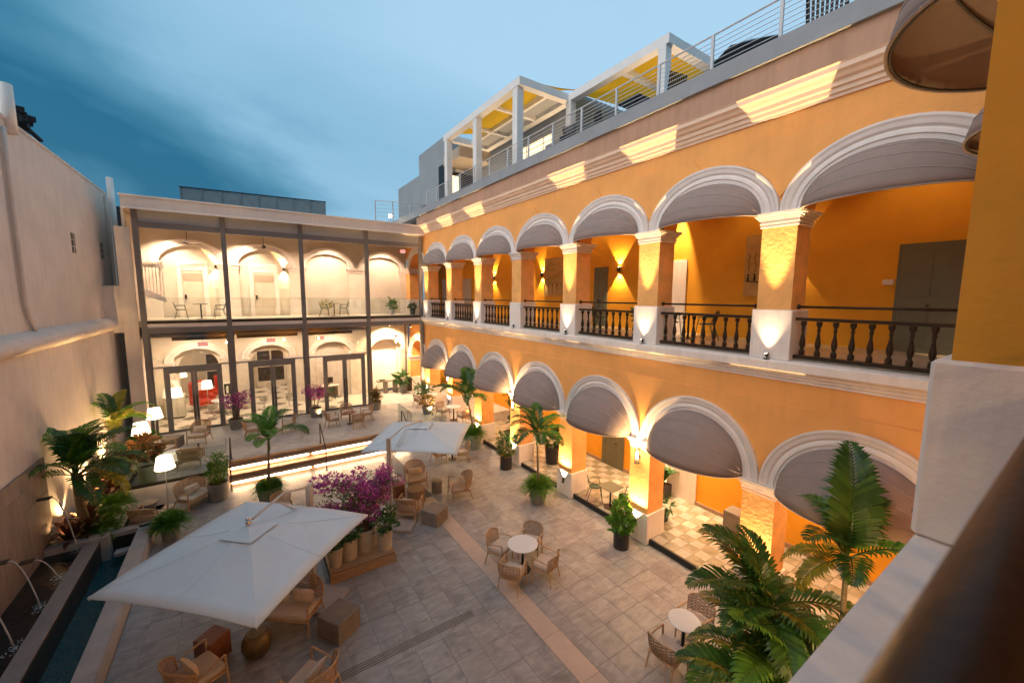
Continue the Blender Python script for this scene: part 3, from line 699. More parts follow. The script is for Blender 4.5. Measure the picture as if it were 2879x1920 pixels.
# ------------------------------------------------------------------ near gallery (where the photographer stands)
def build_near():
    G = thing('near_gallery', 'orange gallery with white ledge and pillar in the right foreground', 'building', (0, 0, 0))
    MB().box(-3, 9.3, -.35, .50, 5.50, 5.885).build('ledge', 'white', G)
    MB().box(-3, 9.3, .42, .46, 5.46, 5.56).build('ledge_moulding', 'trim', G)
    MB().box(-3, 9.3, -3.2, -.35, 5.6, 5.86).build('floor', 'check_l', G)
    MB().box(-3, 12.4, -3.4, -3.2, 5.8, 11).build('back_wall', 'orange_in', G)
    MB().box(-3, 12.4, -3.2, .2, 10.9, 11.1).build('ceiling', 'orange_in', G)
    for x in (-1.75, 3.10, 6.35):
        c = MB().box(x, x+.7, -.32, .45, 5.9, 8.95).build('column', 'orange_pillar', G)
        MB().bbox(x-.04, x+.74, -.38, .52, 5.888, 6.88, .02).build('column_base', 'white', c)
        m = MB()
        for a, b, e in ((0, .12, .02), (.12, .2, .01), (.2, .26, .05), (.26, .3, .1)): m.box(x-e, x+.7+e, -.32-e, .45+e, 8.68+a, 8.68+b)
        m.build('capital', 'trim', c)
    for uc in (5.075, 8.325):
        w = MB(); arch_wall(w, ax_X, uc-1.625, uc+(1.625 if uc < 6 else 1.0), uc, 1.25, .92, 8.98, 10.95, .35, -.25); w.build('arch_wall', 'orange', G)
        m = MB(); archivolt(m, ax_X, uc, 1.25, .92, 8.98, ARCH_PROF(.35, -1)); m.build('archivolt', 'trim', G)
        make_awning('awning', 'grey dome awning seen from beneath at the top right corner' if uc < 6 else 'grey dome awning mostly hidden behind the foreground pillar', 'grey dome awnings of the near gallery', ax_X, uc, 1.24, .82, 9.22, .33, 1.0, 1)
    w = MB(); arch_wall(w, ax_X, -3, 3.45, 1.0, 1.95, .92, 8.98, 10.95, .35, -.25); w.build('arch_wall', 'orange', G)
    MB().box(-3, 9.3, .2, .36, 10.95, 12.2).build('parapet', 'fascia', G)
    # the storey below, with pillars that carry the added fill lanterns
    for x in (-1.75, 3.10, 6.35):
        c = MB().box(x, x+.7, -.32, .42, 0, 3.06).build('column', 'orange', G); MB().bbox(x-.04, x+.74, -.38, .47, 0, .92, .015).build('column_base', 'white', c)
    MB().box(-3, 9.4, -.3, .38, 3.06, 5.5).build('lower_wall', 'orange', G); MB().box(-3, 12, -3.3, -3.1, 0, 5.5).build('lower_back_wall', 'orange_in', G)
    b = thing('balustrade', 'dark handrail and balustrade blurred across the bottom right corner', 'balustrade', (-1.9, .02, 5.9), 0)
    MB().tube([(0, 0, 1.125), (4.98, 0, 1.125)], .027, 10).build('handrail', 'baluster', b, True)
    MB().bbox(0, 4.98, -.07, .07, .84, .90, .012).build('top_rail', 'baluster', b); MB().bbox(0, 4.98, -.06, .06, .05, .12, .01).build('bottom_rail', 'baluster', b)
    prof = [(.05, .0), (.05, .09), (.032, .11), (.028, .14), (.045, .19), (.052, .25), (.045, .31), (.026, .42), (.022, .50), (.034, .515), (.034, .535), (.024, .55), (.032, .60), (.05, .63), (.05, .70)]
    me = None
    for i in range(18):
        if me is None: o = MB().lathe(prof, 10).build('baluster', 'baluster', b, True, (.14+.277*i, 0, .13)); me = o.data
        else: link('baluster', me, b, (.14+.277*i, 0, .13))
build_near()
# ------------------------------------------------------------------ back building (glass facade, two storeys)
YB = 24.1; YW = 27.2
def build_back():
    B = thing('glass_fronted_building', 'two storey beige building with grey steel frame across the back', 'building', (0, YB, 0))
    O = Vector((0, -YB, 0))
    def part(mb, name, m, par=B, smooth=False): return mb.build(name, m, par, smooth, O if par is B else None)
    cx = [-3.66, -.54, 2.76, 6.10, 9.34]
    for x in cx:
        part(MB().box(x-.10, x+.10, YB-.10, YB+.12, TZ if x > -3 else .3, 10.84), 'steel_column', 'steel')
    for a, b in zip(cx[:-1], cx[1:]):
        a += .10; b -= .10
        part(MB().box(a, b, YB-.05, YB+.1, 10.10, 10.36), 'steel_beam', 'steel')
        part(MB().box(a, b, YB, YB+.1, 10.362, 10.86), 'infill_panel', 'clere')
        part(MB().box(a, b, YB-.06, YB+.1, 5.86, 6.0), 'floor_channel', 'dark')
        part(MB().box(a, b, YB-.03, YB+.1, 5.68, 5.858), 'slab_edge', 'trim')
        part(MB().box(a, b, YB-.07, YB+.1, 5.42, 5.678), 'steel_beam', 'steel')
        part(MB().box(a+.02, b-.02, YB+.01, YB+.024, 6.0, 7.06), 'balcony_glass', 'rail_glass')
    part(MB().box(-4.0, 9.5, YB-.42, YB+.05, 10.86, 11.34), 'roof_fascia', 'backfascia')
    part(MB().box(-4.05, 9.5, YB-.47, YB+3.5, 11.342, 11.40), 'roof_edge', 'trim')
    part(MB().box(-4.0, 9.5, YB-.44, YB-.40, 10.82, 10.90), 'fascia_drip', 'trim')
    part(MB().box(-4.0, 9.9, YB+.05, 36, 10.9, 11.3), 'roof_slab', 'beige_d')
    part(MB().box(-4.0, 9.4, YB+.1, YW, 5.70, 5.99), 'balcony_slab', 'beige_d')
    part(MB().box(-4.0, 9.4, YB+.12, YW-.02, 5.992, 6.0), 'balcony_floor', 'beige')
    # ceiling joists
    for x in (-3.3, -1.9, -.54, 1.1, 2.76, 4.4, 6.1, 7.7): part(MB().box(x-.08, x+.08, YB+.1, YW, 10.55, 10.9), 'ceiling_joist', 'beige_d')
    part(MB().box(-4.1, -4.0, YB+.1, 36, 0, 11), 'end_wall', 'beige')
    xc = [-2.15, 1.19, 4.53, 7.88]
    # upper wall: recessed blind arches
    part(MB().box(-4.0, 9.5, YW+.22, YW+.4, 6, 10.9), 'upper_recess_wall', 'beige')
    edges = [-4.0]+[(xc[i]+xc[i+1])/2 for i in range(3)]+[9.5]
    for i, x in enumerate(xc):
        w = MB(); arch_wall(w, ax_X, edges[i], edges[i+1], x, 1.22, .85, 8.86, 10.9, YW, YW+.22); part(w, 'upper_arch_wall', 'beige')
        m = MB(); archivolt(m, ax_X, x, 1.22, .85, 8.86, [(-.01, YW), (-.01, YW-.05), (.08, YW-.055), (.1, YW-.085), (.2, YW-.07), (.22, YW-.10), (.33, YW-.12), (.36, YW-.12), (.36, YW)]); part(m, 'upper_archivolt', 'trim')
    for i in range(5):
        x0 = edges[0] if i == 0 else xc[i-1]+1.22
        x1 = edges[-1] if i == 4 else xc[i]-1.22
        part(MB().box(x0, x1, YW, YW+.2, 6, 8.6), 'upper_pier', 'beige')
        m = MB()
        for a, b, e in ((0, .07, .03), (.07, .12, .015), (.12, .2, .06), (.2, .26, .10)): m.box(x0-e, x1+e, YW-e-.01, YW+.2, 8.6+a, 8.6+b)
        part(m, 'impost', 'trim'); part(MB().bbox(x0-.03, x1+.03, YW-.06, YW+.2, 6.0, 6.94, .012), 'pier_base', 'white')
    def door(x0, x1):
        f = MB(); f.box(x0, x0+.2, YW+.10, YW+.22, 6, 8.95); f.box(x1-.2, x1, YW+.10, YW+.22, 6, 8.95); f.box(x0+.2, x1-.2, YW+.10, YW+.22, 8.75, 8.95)
        fr = part(f, 'door_frame', 'white'); d = MB().box(x0+.2, x1-.2, YW+.16, YW+.2, 6.0, 8.45).build('door_leaf', 'door', fr)
        MB().box(x0+.24, x1-.24, YW+.15, YW+.165, 7.9, 8.32).build('louvre_panel', 'beige_d', fr)
        MB().box(x0+.2, x1-.2, YW+.13, YW+.2, 8.45, 8.75).build('transom', 'white', fr)
        MB().box(x0+.27, x0+.35, YW+.11, YW+.16, 6.95, 7.18).build('door_lock', 'black', fr)
    door(-2.72, -1.42); door(.45, 1.87)
    part(MB().box(-1.2, -1.02, YW+.19, YW+.22, 7.55, 7.60), 'room_plaque', 'trim'); part(MB().box(2.06, 2.26, YW+.19, YW+.22, 7.55, 7.60), 'room_plaque', 'trim')
    # ground floor
    part(MB().box(-4.0, 6.0, YB+.1, 34, .4, TZ+.004), 'lobby_floor', 'check_w')
    tmp = MB().add([(-.41, 0, 0), (0, -.41, 0), (.41, 0, 0), (0, .41, 0)], [(0, 1, 2, 3)]).build('floor_tile', 'check_g'); dm = tmp.data; bpy.data.objects.remove(tmp)
    for ix in range(-1, 14):
        for iy in range(13):
            x, y = -4.2+.82*ix, YB+.7+.82*iy
            if (ix+iy) % 2 == 0 and -3.7 < x < 5.6 and y < 33.5: link('floor_tile', dm, B, (x, y-YB, TZ+.006))
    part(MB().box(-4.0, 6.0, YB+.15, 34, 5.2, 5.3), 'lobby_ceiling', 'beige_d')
    part(MB().box(-4.0, 9.5, 33.6, 33.8, .5, 11), 'lobby_back_wall', 'beige')
    gx = [-2.12, 1.2, 4.62, 8.02]; ge = [-4.0]+[(gx[i]+gx[i+1])/2 for i in range(3)]+[9.5]
    for i, x in enumerate(gx):
        w = MB(); arch_wall(w, ax_X, ge[i], ge[i+1], x, 1.05, .72, 3.60, 5.45, YW, YW+.5); part(w, 'lower_arch_wall', 'beige')
        m = MB(); archivolt(m, ax_X, x, 1.05, .72, 3.60, [(-.01, YW), (-.01, YW-.05), (.08, YW-.055), (.1, YW-.085), (.2, YW-.07), (.22, YW-.10), (.31, YW-.11), (.34, YW-.11), (.34, YW)]); part(m, 'lower_archivolt', 'trim')
        m = MB(); arch_wall(m, ax_X, x-1.06, x+1.06, x, .82, .55, 3.5, 4.4, YW+.5, YW+.7); part(m, 'inner_arch', 'beige')
        if i >= 2: part(MB().box(x-1.2, x+1.2, YW+.72, YW+.8, TZ, 4.6), 'niche_wall', 'white')
    for i in range(5):
        x0 = ge[0] if i == 0 else gx[i-1]+1.05
        x1 = ge[-1] if i == 4 else gx[i]-1.05
        part(MB().box(x0, x1, YW, YW+.5, TZ, 3.35), 'lower_pier', 'beige')
        m = MB()
        for a, b, e in ((0, .07, .03), (.07, .12, .015), (.12, .2, .05), (.2, .25, .08)): m.box(x0-e, x1+e, YW-e-.01, YW+.5, 3.35+a, 3.35+b)
        part(m, 'impost', 'trim')
        part(MB().box(x0+.01-.2, x1-.01+.2, YW+.5, YW+.7, TZ, 3.5), 'inner_pier', 'beige')
    # glazed screens and doors
    for i, (a, b) in enumerate(zip(cx[:3], cx[1:4])):
        a += .10; b -= .10
        d0, d1 = ((-3.1, -1.05), (.18, 2.15), (3.65, 5.75))[i]
        f = MB(); f.box(a, b, YB+.02, YB+.08, 3.80, 3.86)
        for x in (d0, d1): f.box(x-.07, x+.07, YB, YB+.1, TZ, 3.80)
        f.box(d0+.07, d1-.07, YB+.005, YB+.095, 3.62, 3.80); f.box(a, d0-.07, YB+.02, YB+.08, TZ, TZ+.06); f.box(d1+.07, b, YB+.02, YB+.08, TZ, TZ+.06)
        f.box(a, a+.05, YB+.02, YB+.08, TZ, 5.4); f.box(b-.05, b, YB+.02, YB+.08, TZ, 5.4)
        fr = part(f, 'window_frame', 'steel_mid')
        for x0, x1, z0, z1 in ((a+.05, b-.05, 3.86, 5.42), (a+.05, d0-.07, TZ+.06, 3.80), (d1+.07, b-.05, TZ+.06, 3.80)):
            if x1-x0 > .05: MB().box(x0, x1, YB+.045, YB+.055, z0, z1).build('pane', 'glass', fr)
        md = (d0+d1)/2
        for x0, x1, s in ((d0+.07, md-.005, 1), (md+.005, d1-.07, -1)):
            l = MB(); l.box(x0, x0+(.07 if s > 0 else .11), YB+.02, YB+.08, TZ, 3.62); l.box(x1-(.11 if s > 0 else .07), x1, YB+.02, YB+.08, TZ, 3.62)
            w0, w1 = (x0+.07, x1-.11) if s > 0 else (x0+.11, x1-.07)
            l.box(w0, w1, YB+.02, YB+.08, TZ, TZ+.1); l.box(w0, w1, YB+.02, YB+.08, 3.53, 3.62)
            dl = part(l, 'glass_door', 'steel_mid'); MB().box(w0, w1, YB+.046, YB+.054, TZ+.1, 3.53).build('door_pane', 'glass', dl)
            hx = x1-.06 if s > 0 else x0+.06
            MB().tube([(hx, YB-.0, 1.35), (hx, YB-.07, 1.38), (hx, YB-.07, 2.42), (hx, YB-.0, 2.45)], .022, 6).build('door_handle', 'black', dl)
    # exit signs seen through the glass (reverse side, so mirrored lettering)
    def exit_sign(x, y, z, label, w=.42, mirror=True, rz=0):
        t = thing('exit_sign', label, 'exit sign', (x, y, z), rz, 'exit signs in the back building')
        MB().bbox(-w/2, w/2, -.02, .02, -.11, .11, .01).build('sign_body', 'exitface', t)
        cu = bpy.data.curves.new('lettering', 'FONT'); cu.body = 'EXIT'; cu.size = .22; cu.align_x = 'CENTER'; cu.align_y = 'CENTER'; cu.extrude = .004
        q = bpy.data.objects.new('lettering', cu); COL.objects.link(q); dg = bpy.context.evaluated_depsgraph_get(); me = bpy.data.meshes.new_from_object(q.evaluated_get(dg)); bpy.data.objects.remove(q)
        me.materials.clear(); me.materials.append(K['exit'])
        l = link('lettering', me, t, (0, -.026, 0)); l.rotation_euler = (PI/2, 0, 0); l.scale = (-1 if mirror else 1, 1, 1)
        MB().tube([(0, 0, .1), (0, 0, .35)], .01, 5).build('hanger', 'dark', t)
    exit_sign(-1.78, 26.0, 4.65, 'red exit sign above the left glass doors')
    exit_sign(1.25, 26.0, 4.68, 'red exit sign above the middle glass doors')
    exit_sign(3.75, 26.0, 4.68, 'red exit sign above the right glass doors')
    exit_sign(8.75, 25.6, 10.0, 'red exit sign under the upper balcony ceiling', .3, False)
    # steel frame of the open porch
    part(MB().box(9.02, 9.14, 26.4, 26.5, TZ, 5.4), 'porch_post', 'steel')
    part(MB().box(9.14, 9.45, 26.4, 26.5, TZ, TZ+.9), 'porch_post_panel', 'dark')
    # black ceiling tracks seen through the glass
    for a, b in ((-2.9, -.7), (-.3, 2.5), (3.0, 5.4)): part(MB().box(a, b, 25.2, 25.4, 4.95, 5.15), 'ceiling_track', 'dark')
    # stair rail at the left of the upper balcony
    s = thing('stair_balustrade', 'white slatted stair balustrade at the left end of the upper balcony', 'balustrade', (-3.95, 25.5, 6.0))
    MB().box(0, .95, -.04, .04, 2.45, 2.62).build('top_rail', 'white', s)
    MB().prism([(0, 1.15), (.95, .82), (.95, 1.05), (0, 1.55)], lambda p: (p[0], -.04, p[1]), lambda p: (p[0], .04, p[1])).build('stringer', 'white', s)
    for i in range(8): x = .05+.12*i; MB().box(x-.018, x+.018, -.02, .02, 1.5-.5*x, 2.45).build('slat', 'white', s)
    # roof screen
    sc = thing('roof_screen', 'long zinc screen wall standing on the roof of the back building', 'screen wall', (-2.67, 32, 11.3))
    for i in range(8): MB().box(1.005*i, 1.005*i+.985, 0, .06, .0, 2.28+.02*i).build('panel', 'zinc', sc)
    for i in range(9): MB().box(1.005*i-.035, 1.005*i+.015, -.05, .08, .0, 2.36+.02*i).build('post', 'zinc', sc)
    MB().bar((-.05, .02, 2.33), (8.1, .02, 2.49), .14, .06).build('cap_rail', 'dark', sc)
build_back()

# ------------------------------------------------------------------ rooftop terrace on the arcade
def build_roof():
    r = thing('rooftop_railing', 'white rooftop railing with thin horizontal bars along the coping', 'railing', (9.35, 0, 12.3))
    ys = [1.42, 2.85]+[4.27+1.4357*i for i in range(13)]+[22.9]
    for y in ys: MB().box(-.025, .025, y-.03, y+.03, 0, .87).build('post', 'greymetal', r)
    for i in range(8):
        z = .87 if i == 7 else .10+.105*i
        MB().tube([(0, .5, z), (0, 22.9, z)], .022 if i == 7 else .0085, 5).build('top_rail' if i == 7 else 'rail_bar', 'greymetal', r)
    r2 = thing('rooftop_railing', 'white rooftop railing at the far end beside the grey block', 'railing', (9.35, 25.0, 11.4))
    pts = [(0, 0), (-1.5, 1.1)]
    for i in range(7):
        z = .3+.24*i if i < 6 else 1.72
        MB().tube([(1.2, .8, z), (0, .8, z), (-2.0, 1.5, z)], .012 if i < 6 else .028, 5).build('rail_bar', 'greymetal', r2)
    for x, y in ((1.2, .8), (0, .8), (-1.0, 1.15), (-2.0, 1.5)): MB().box(x-.03, x+.03, y-.03, y+.03, 0, 1.72).build('post', 'greymetal', r2)
    # pergola
    p = thing('pergola', 'white rooftop pergola with yellow shade cloths', 'pergola', (9.6, 17, 12.3))
    O = Vector((-9.6, -17, -12.3))
    def pp(mb, n, m): return mb.build(n, m, p, False, O)
    for y in (20.6, 17.4, 14.05): pp(MB().box(9.50, 9.80, y-.17, y+.17, 12.3, 15.42), 'post', 'pergola')
    pp(MB().box(12.0, 12.3, 13.55, 13.85, 12.2, 15.42), 'post', 'pergola'); pp(MB().box(12.0, 12.3, 8.95, 9.25, 12.2, 15.42), 'post', 'pergola')
    Z0, Z1 = 15.42, 15.72
    pp(MB().box(9.48, 9.82, 13.70, 20.85, Z0, Z1), 'beam', 'pergola')
    pp(MB().box(9.82, 12.0, 13.70, 14.02, Z0, Z1-.002), 'beam', 'pergola')
    pp(MB().box(12.0, 12.32, 8.85, 20.85, Z0, Z1), 'beam', 'pergola')
    pp(MB().box(12.32, 16, 8.85, 9.2, Z0, Z1-.002), 'beam', 'pergola')
    pp(MB().box(9.82, 12.0, 20.5, 20.83, Z0, Z1-.002), 'beam', 'pergola')
    for y in (16.1, 18.5): pp(MB().box(9.82, 12.0, y-.09, y+.09, Z0+.02, Z1-.06), 'cross_beam', 'pergola')
    pp(MB().box(11.0, 11.14, 14.02, 20.5, Z0+.03, Z1-.08), 'cross_beam', 'pergola')
    pp(MB().box(12.32, 15.9, 10.9, 11.1, Z0+.02, Z1-.06), 'cross_beam', 'pergola')
    def cloth(pts, name, m, sag=.12):
        def fn(u, v):
            a = Vector(pts[0]).lerp(Vector(pts[1]), u); b = Vector(pts[3]).lerp(Vector(pts[2]), u); q = a.lerp(b, v); q.z -= sag*math.sin(PI*u)*math.sin(PI*v)*1.0; return q
        o = pp(MB().grid(fn, 14, 8), name, m); 
        for g in o.data.polygons: g.use_smooth = True
    cloth([(9.8, 14.0, 15.66), (11.05, 14.0, 15.70), (11.05, 19.3, 15.62), (9.8, 19.9, 15.58)], 'shade_cloth', 'yellow')
    cloth([(11.1, 14.05, 15.62), (12.0, 14.05, 15.62), (12.0, 20.5, 15.6), (11.1, 20.5, 15.6)], 'shade_sheet', 'clere', .05)
    cloth([(9.8, 14.0, 15.80), (11.95, 13.9, 15.95), (13.6, 13.4, 16.2), (11.5, 14.2, 15.9)], 'shade_cloth', 'yellow', .05)
    cloth([(12.3, 13.8, 15.9), (15.5, 13.6, 16.0), (15.5, 9.0, 15.6), (12.3, 9.3, 15.74)], 'shade_cloth', 'yellow', .22)
    # penthouse
    h = thing('penthouse', 'grey rooftop penthouse block behind the pergola', 'building', (11, 24, 12.2)); O2 = Vector((-11, -24, -12.2))
    def hp(mb, n, m, par=h): return mb.build(n, m, par, False, O2 if par is h else None)
    hp(MB().box(10.5, 14.5, 23.0, 27.05, 12.0, 16.55), 'tall_block', 'bluegrey'); hp(MB().box(10.52, 14.5, 27.05, 31.5, 11.0, 15.3), 'low_block', 'bluegrey')
    hp(MB().box(12.45, 16, 13.9, 23.0, 12.2, 16.0), 'wall', 'bluegrey')
    hp(MB().box(10.45, 12.45, 20.84, 23.0, 14.85, 15.4), 'porch_soffit', 'beige_d')
    hp(MB().box(10.46, 10.50, 23.02, 23.75, 12.4, 15.0), 'side_window', 'dark'); hp(MB().box(10.45, 10.47, 23.12, 23.62, 13.0, 14.9), 'side_pane', 'glass')
    w = hp(MB().box(12.40, 12.46, 15.2, 17.9, 12.75, 14.78), 'window', 'steel_mid')
    for a, b in ((15.28, 15.85), (15.93, 17.2), (17.28, 17.82)): MB().box(12.385, 12.40, a, b, 12.83, 14.70).build('pane', 'winlit', w)
    for k in range(9): MB().box(12.372, 12.386, 15.25, 17.85, 12.95+.21*k, 12.98+.21*k).build('louvre', 'steel_mid', w)
    dd = hp(MB().box(10.55, 12.4, 22.94, 23.0, 12.2, 14.6), 'glazed_door', 'dark'); MB().box(10.7, 11.4, 22.92, 22.945, 12.3, 14.4).build('pane', 'winlit', dd)
    hp(MB().box(11.2, 11.75, 22.90, 22.96, 14.66, 14.82), 'room_sign', 'trim')
    v = hp(MB().box(10.47, 10.52, 26.0, 26.7, 12.3, 13.2), 'vent', 'steel_mid')
    for k in range(6): MB().box(10.45, 10.48, 26.0, 26.7, 12.36+.14*k, 12.42+.14*k).build('vent_slat', 'steel', v)
    # furniture on the roof, seen from below through the railing
    def rchair(x, y, rz, label):
        t = thing('rooftop_chair', label, 'chair', (x, y, 12.05), rz, 'chairs on the rooftop terrace')
        MB().bbox(-.3, .3, -.3, .3, .38, .46, .02).build('seat', 'black', t)
        f = MB()
        for i in range(9): x0 = -.28+.07*i; f.bar((x0, -.28, .46), (x0*1.12, -.42, 1.2), .05, .02)
        stuff(f.build('woven_back', 'black', t)); MB().tube([(-.3, -.28, .4), (-.34, -.44, 1.22), (.34, -.44, 1.22), (.3, -.28, .4)], .025, 6).build('back_frame', 'black', t)
        for a in (-.26, .26):
            for b in (-.26, .26): MB().tube([(a, b, .4), (a*1.1, b*1.1, 0)], .02, 5).build('leg', 'black', t)
        return t
    rc = rchair(10.1, 3.75, face(1, .3), 'dark woven rooftop chair at the very top edge behind the railing')
    dup(rc, (9.95, 7.3, 12.0), face(.2, 1), 'dark rooftop chair next to the railing below the pergola corner', scale=.84)
    dup(rc, (10.0, 9.5, 11.95), face(1, -.5), 'dark rooftop chair left of the pergola corner post', scale=.84)
    dup(rc, (10.0, 11.0, 12.0), face(1, .1), 'dark rooftop chair farthest along the railing near the pergola bend', scale=.82)
    tb = thing('rooftop_table', 'dark rooftop table under the pergola corner', 'table', (10.0, 8.4, 11.85)); MB().bbox(-.4, .4, -.4, .4, 1.0, 1.05, .01).build('table_top', 'black', tb); MB().lathe([(.25, 0), (.25, .02), (.04, .04), (.04, 1.0)], 10).build('pedestal', 'black', tb)
    u = thing('folded_parasol', 'dark rooftop parasol with a low pitched canopy behind the railing', 'parasol', (11.2, 5.8, 12.2))
    MB().tube([(0, 0, 0), (0, 0, 1.55)], .03, 8).build('pole', 'black', u); MB().lathe([(.95, 1.1), (.9, 1.12), (.02, 1.55)], 6).build('canopy', 'black', u)
    so_ = thing('rooftop_sofa', 'dark rooftop sofa below the pergola beside the railing', 'sofa', (10.2, 12.4, 12.2)); MB().bbox(-.4, .4, -.9, .9, .2, .45, .03).build('seat', 'black', so_); MB().bbox(.25, .4, -.9, .9, .45, 1.0, .03).build('backrest', 'steel', so_); MB().bbox(-.4, .25, -.9, -.75, .45, .7, .03).build('armrest', 'black', so_)
build_roof()

# ------------------------------------------------------------------ distant buildings at left
def build_far():
    b = thing('stone_house', 'old grey stone house far off in the gap beside the left wall', 'building', (-9, 45, 0)); 
    MB().box(-2, 3.0, 0, 8, 0, 13.9).build('wall', 'oldstone', b); MB().box(-2.2, 3.2, -.2, 8.2, 13.9, 14.1).build('roof', 'ruin', b)
    for x, z in ((1.15, 12.2), (1.2, 9.6), (-.4, 12.2)): f = MB().box(x, x+.45, -.05, .02, z, z+1.5).build('window', 'dark', b)
    MB().box(1.55, 1.62, -.12, -.05, 0, 13.4).build('downpipe', 'dark', b)
    r = thing('ruined_tower', 'blackened ruined tower behind the top of the left wall', 'ruin', (-9.5, 27, 11))
    MB().prism([(0, 0), (3.2, 0), (3.3, 3.4), (3.2, 4.6), (2.2, 4.55), (1.6, 4.2), (.9, 4.35), (.3, 4.0), (-3, 4.2), (-3, 0)], lambda p: (1.4, p[0], p[1]), lambda p: (-.5, p[0], p[1])).build('wall', 'ruin', r)
    m = MB()
    for i in range(26): m.cbox(1.0+random.uniform(-.3, .4), random.uniform(0, 4.2), 4.2+random.uniform(-.3, .45), random.uniform(.2, .5), random.uniform(.3, .9), random.uniform(.1, .3), random.random())
    stuff(m.build('rubble', 'ruin', r)); MB().bar((1.2, 3, 4.35), (1.2, 5.4, 4.2), .15, .12).build('broken_beam', 'ruin', r)
build_far()
# ------------------------------------------------------------------ chairs
def chair_proto(name, label, cat, w, d, sh, bh, shell, pillow, group, rocker=False, wick='wicker', bands=11):
    """faces +Y; curved woven back, timber arms and legs"""
    t = thing(name, label, cat, (0, 0, 0), 0, group)
    hw = w/2; am = R(82) if shell else R(66)
    lean = .20 if shell else .16; bd = d*(.42 if shell else .34)
    def bp(a, s):                         # a in [-1,1], s 0..1 from seat to top
        top = bh-(bh-sh)*(.42 if shell else .24)*abs(a)**(3.0 if shell else 3.6)
        z0 = sh-.04; z = z0+(top-z0)*s
        flare = 1+(.10 if shell else .05)*s
        th = a*am
        x = hw*math.sin(th)/math.sin(am)*flare; y = -d/2+bd*(1-math.cos(th))-lean*(z-z0)*(.6+.4*math.cos(th))
        return Vector((x, y, z))
    wv = MB(); na = 16
    for i in range(bands):
        s0, s1 = (i+.10)/bands, (i+.78)/bands
        wv.grid(lambda u, v: bp(2*u-1, s0+(s1-s0)*v)+Vector((0, .006*math.sin(u*PI*10+(i % 2)*PI), 0)), na, 1)
    for k in range(9):
        a = -1+2*k/8; wv.tube([bp(a*.985, q/6*.97+.01)+Vector((0, -.006, 0)) for q in range(7)], .0065, 4)
    stuff(wv.build('woven_back', wick, t))
    fr = MB(); path = [bp(-1, q/8) for q in range(9)]+[bp(-1+2*q/18, 1) for q in range(1, 18)]+[bp(1, 1-q/8) for q in range(9)]
    fr.tube(path, .017 if shell else .014, 6); fr.build('back_frame', wick if shell else 'teak', t, True)
    fy = d/2-.03; by = -d/2+.10
    sf = MB(); sf.bbox(-hw*.94, hw*.94, -d/2+.06, d/2-.01, sh-.13, sh-.08, .012); sf.build('seat_frame', 'teak', t)
    MB().bbox(-hw*.90, hw*.90, -d/2+.10, d/2-.0, sh-.08, sh+.03, .03).build('seat_cushion', 'cushion', t)
    ah = sh+(.24 if shell else .21)
    for s in (-1, 1):
        l = MB(); l.tube([(s*hw*.97, fy, ah-.01), (s*hw*.98, fy+.01, sh-.1), (s*hw*1.0, fy+.03, 0 if not rocker else .09)], [.021, .021, .015], 6); l.build('leg', 'teak', t)
        l = MB(); l.tube([(s*hw*.88, by, sh-.06), (s*hw*.96, by-.10, 0 if not rocker else .09)], [.021, .015], 6); l.build('leg', 'teak', t)
        q = bp(s, .55 if shell else .6)
        a = MB(); a.tube([q, Vector((s*hw*1.03, (q.y+fy)/2, (q.z+ah)/2+.01)), Vector((s*hw*.99, fy-.02, ah)), Vector((s*hw*.97, fy+.015, ah-.02))], [.017, .021, .023, .02], 6, flat=.75); a.build('armrest', 'teak', t)
        if rocker:
            a = MB(); a.tube([(s*hw*.96, -d*.85+d*1.6*q/10, .03+.16*(q/10-.5)**2) for q in range(11)], .02, 6); a.build('rocker_rail', 'teak', t)
    if pillow:
        n = pillow
        for i in range(n):
            px = (i-(n-1)/2)*w*.42
            M = Matrix.Translation((px, -d/2+bd*.62+.10, sh+.18)) @ Matrix.Rotation(R(22), 4, 'X')
            pw = min(.25, w*.42 if n == 1 else w*.21)
            MB().grid(lambda u, v: M @ Vector(((2*u-1)*pw, .075*(1-(2*u-1)**4)*(1-(2*v-1)**4), (2*v-1)*.13)), 8, 6).grid(lambda u, v: M @ Vector(((2*u-1)*pw, -.05*(1-(2*u-1)**4)*(1-(2*v-1)**4), (2*v-1)*.13)), 8, 6).build('pillow', 'pillow', t, True)
    return t
GD = 'woven dining armchairs in the courtyard'; GL = 'woven lounge armchairs in the courtyard'
used = {}
def place(proto, x, y, z, dx, dy, label, group=None):
    if proto.name not in used:
        used[proto.name] = 1; proto.location = (x, y, z); proto.rotation_euler = (0, 0, face(dx, dy)); proto['label'] = label; return proto
    return dup(proto, (x, y, z), face(dx, dy), label, group)
din = chair_proto('dining_armchair', '', 'chair', .56, .56, .45, .80, False, 0, GD, wick='wicker')
din_d = chair_proto('dining_armchair', '', 'chair', .56, .56, .45, .80, False, 0, GD, wick='wicker_d')
lng = chair_proto('lounge_armchair', '', 'armchair', .70, .70, .42, .90, True, 1, GL, bands=13)
lng0 = chair_proto('lounge_armchair', '', 'armchair', .72, .74, .40, .84, True, 1, GL, bands=13)
lv = chair_proto('loveseat', '', 'loveseat', 1.30, .72, .42, .86, True, 2, None, bands=13)
lvr = chair_proto('rocking_loveseat', '', 'loveseat', .98, .66, .42, .86, True, 1, None, rocker=True, bands=13)
# around the white round table
place(din_d, 6.37, 8.47, 0, -.80, -.6, 'woven armchair at the white round table, on the side by the arcade pillar')
place(din, 6.10, 7.46, 0, -.42, .9, 'woven armchair at the white round table with its side and legs towards the black planter')
place(din, 5.20, 7.68, 0, .80, .5, 'woven armchair at the white round table with its back to the camera')
place(din, 5.45, 8.70, 0, .45, -.85, 'woven armchair at the white round table standing on the pale stone band')
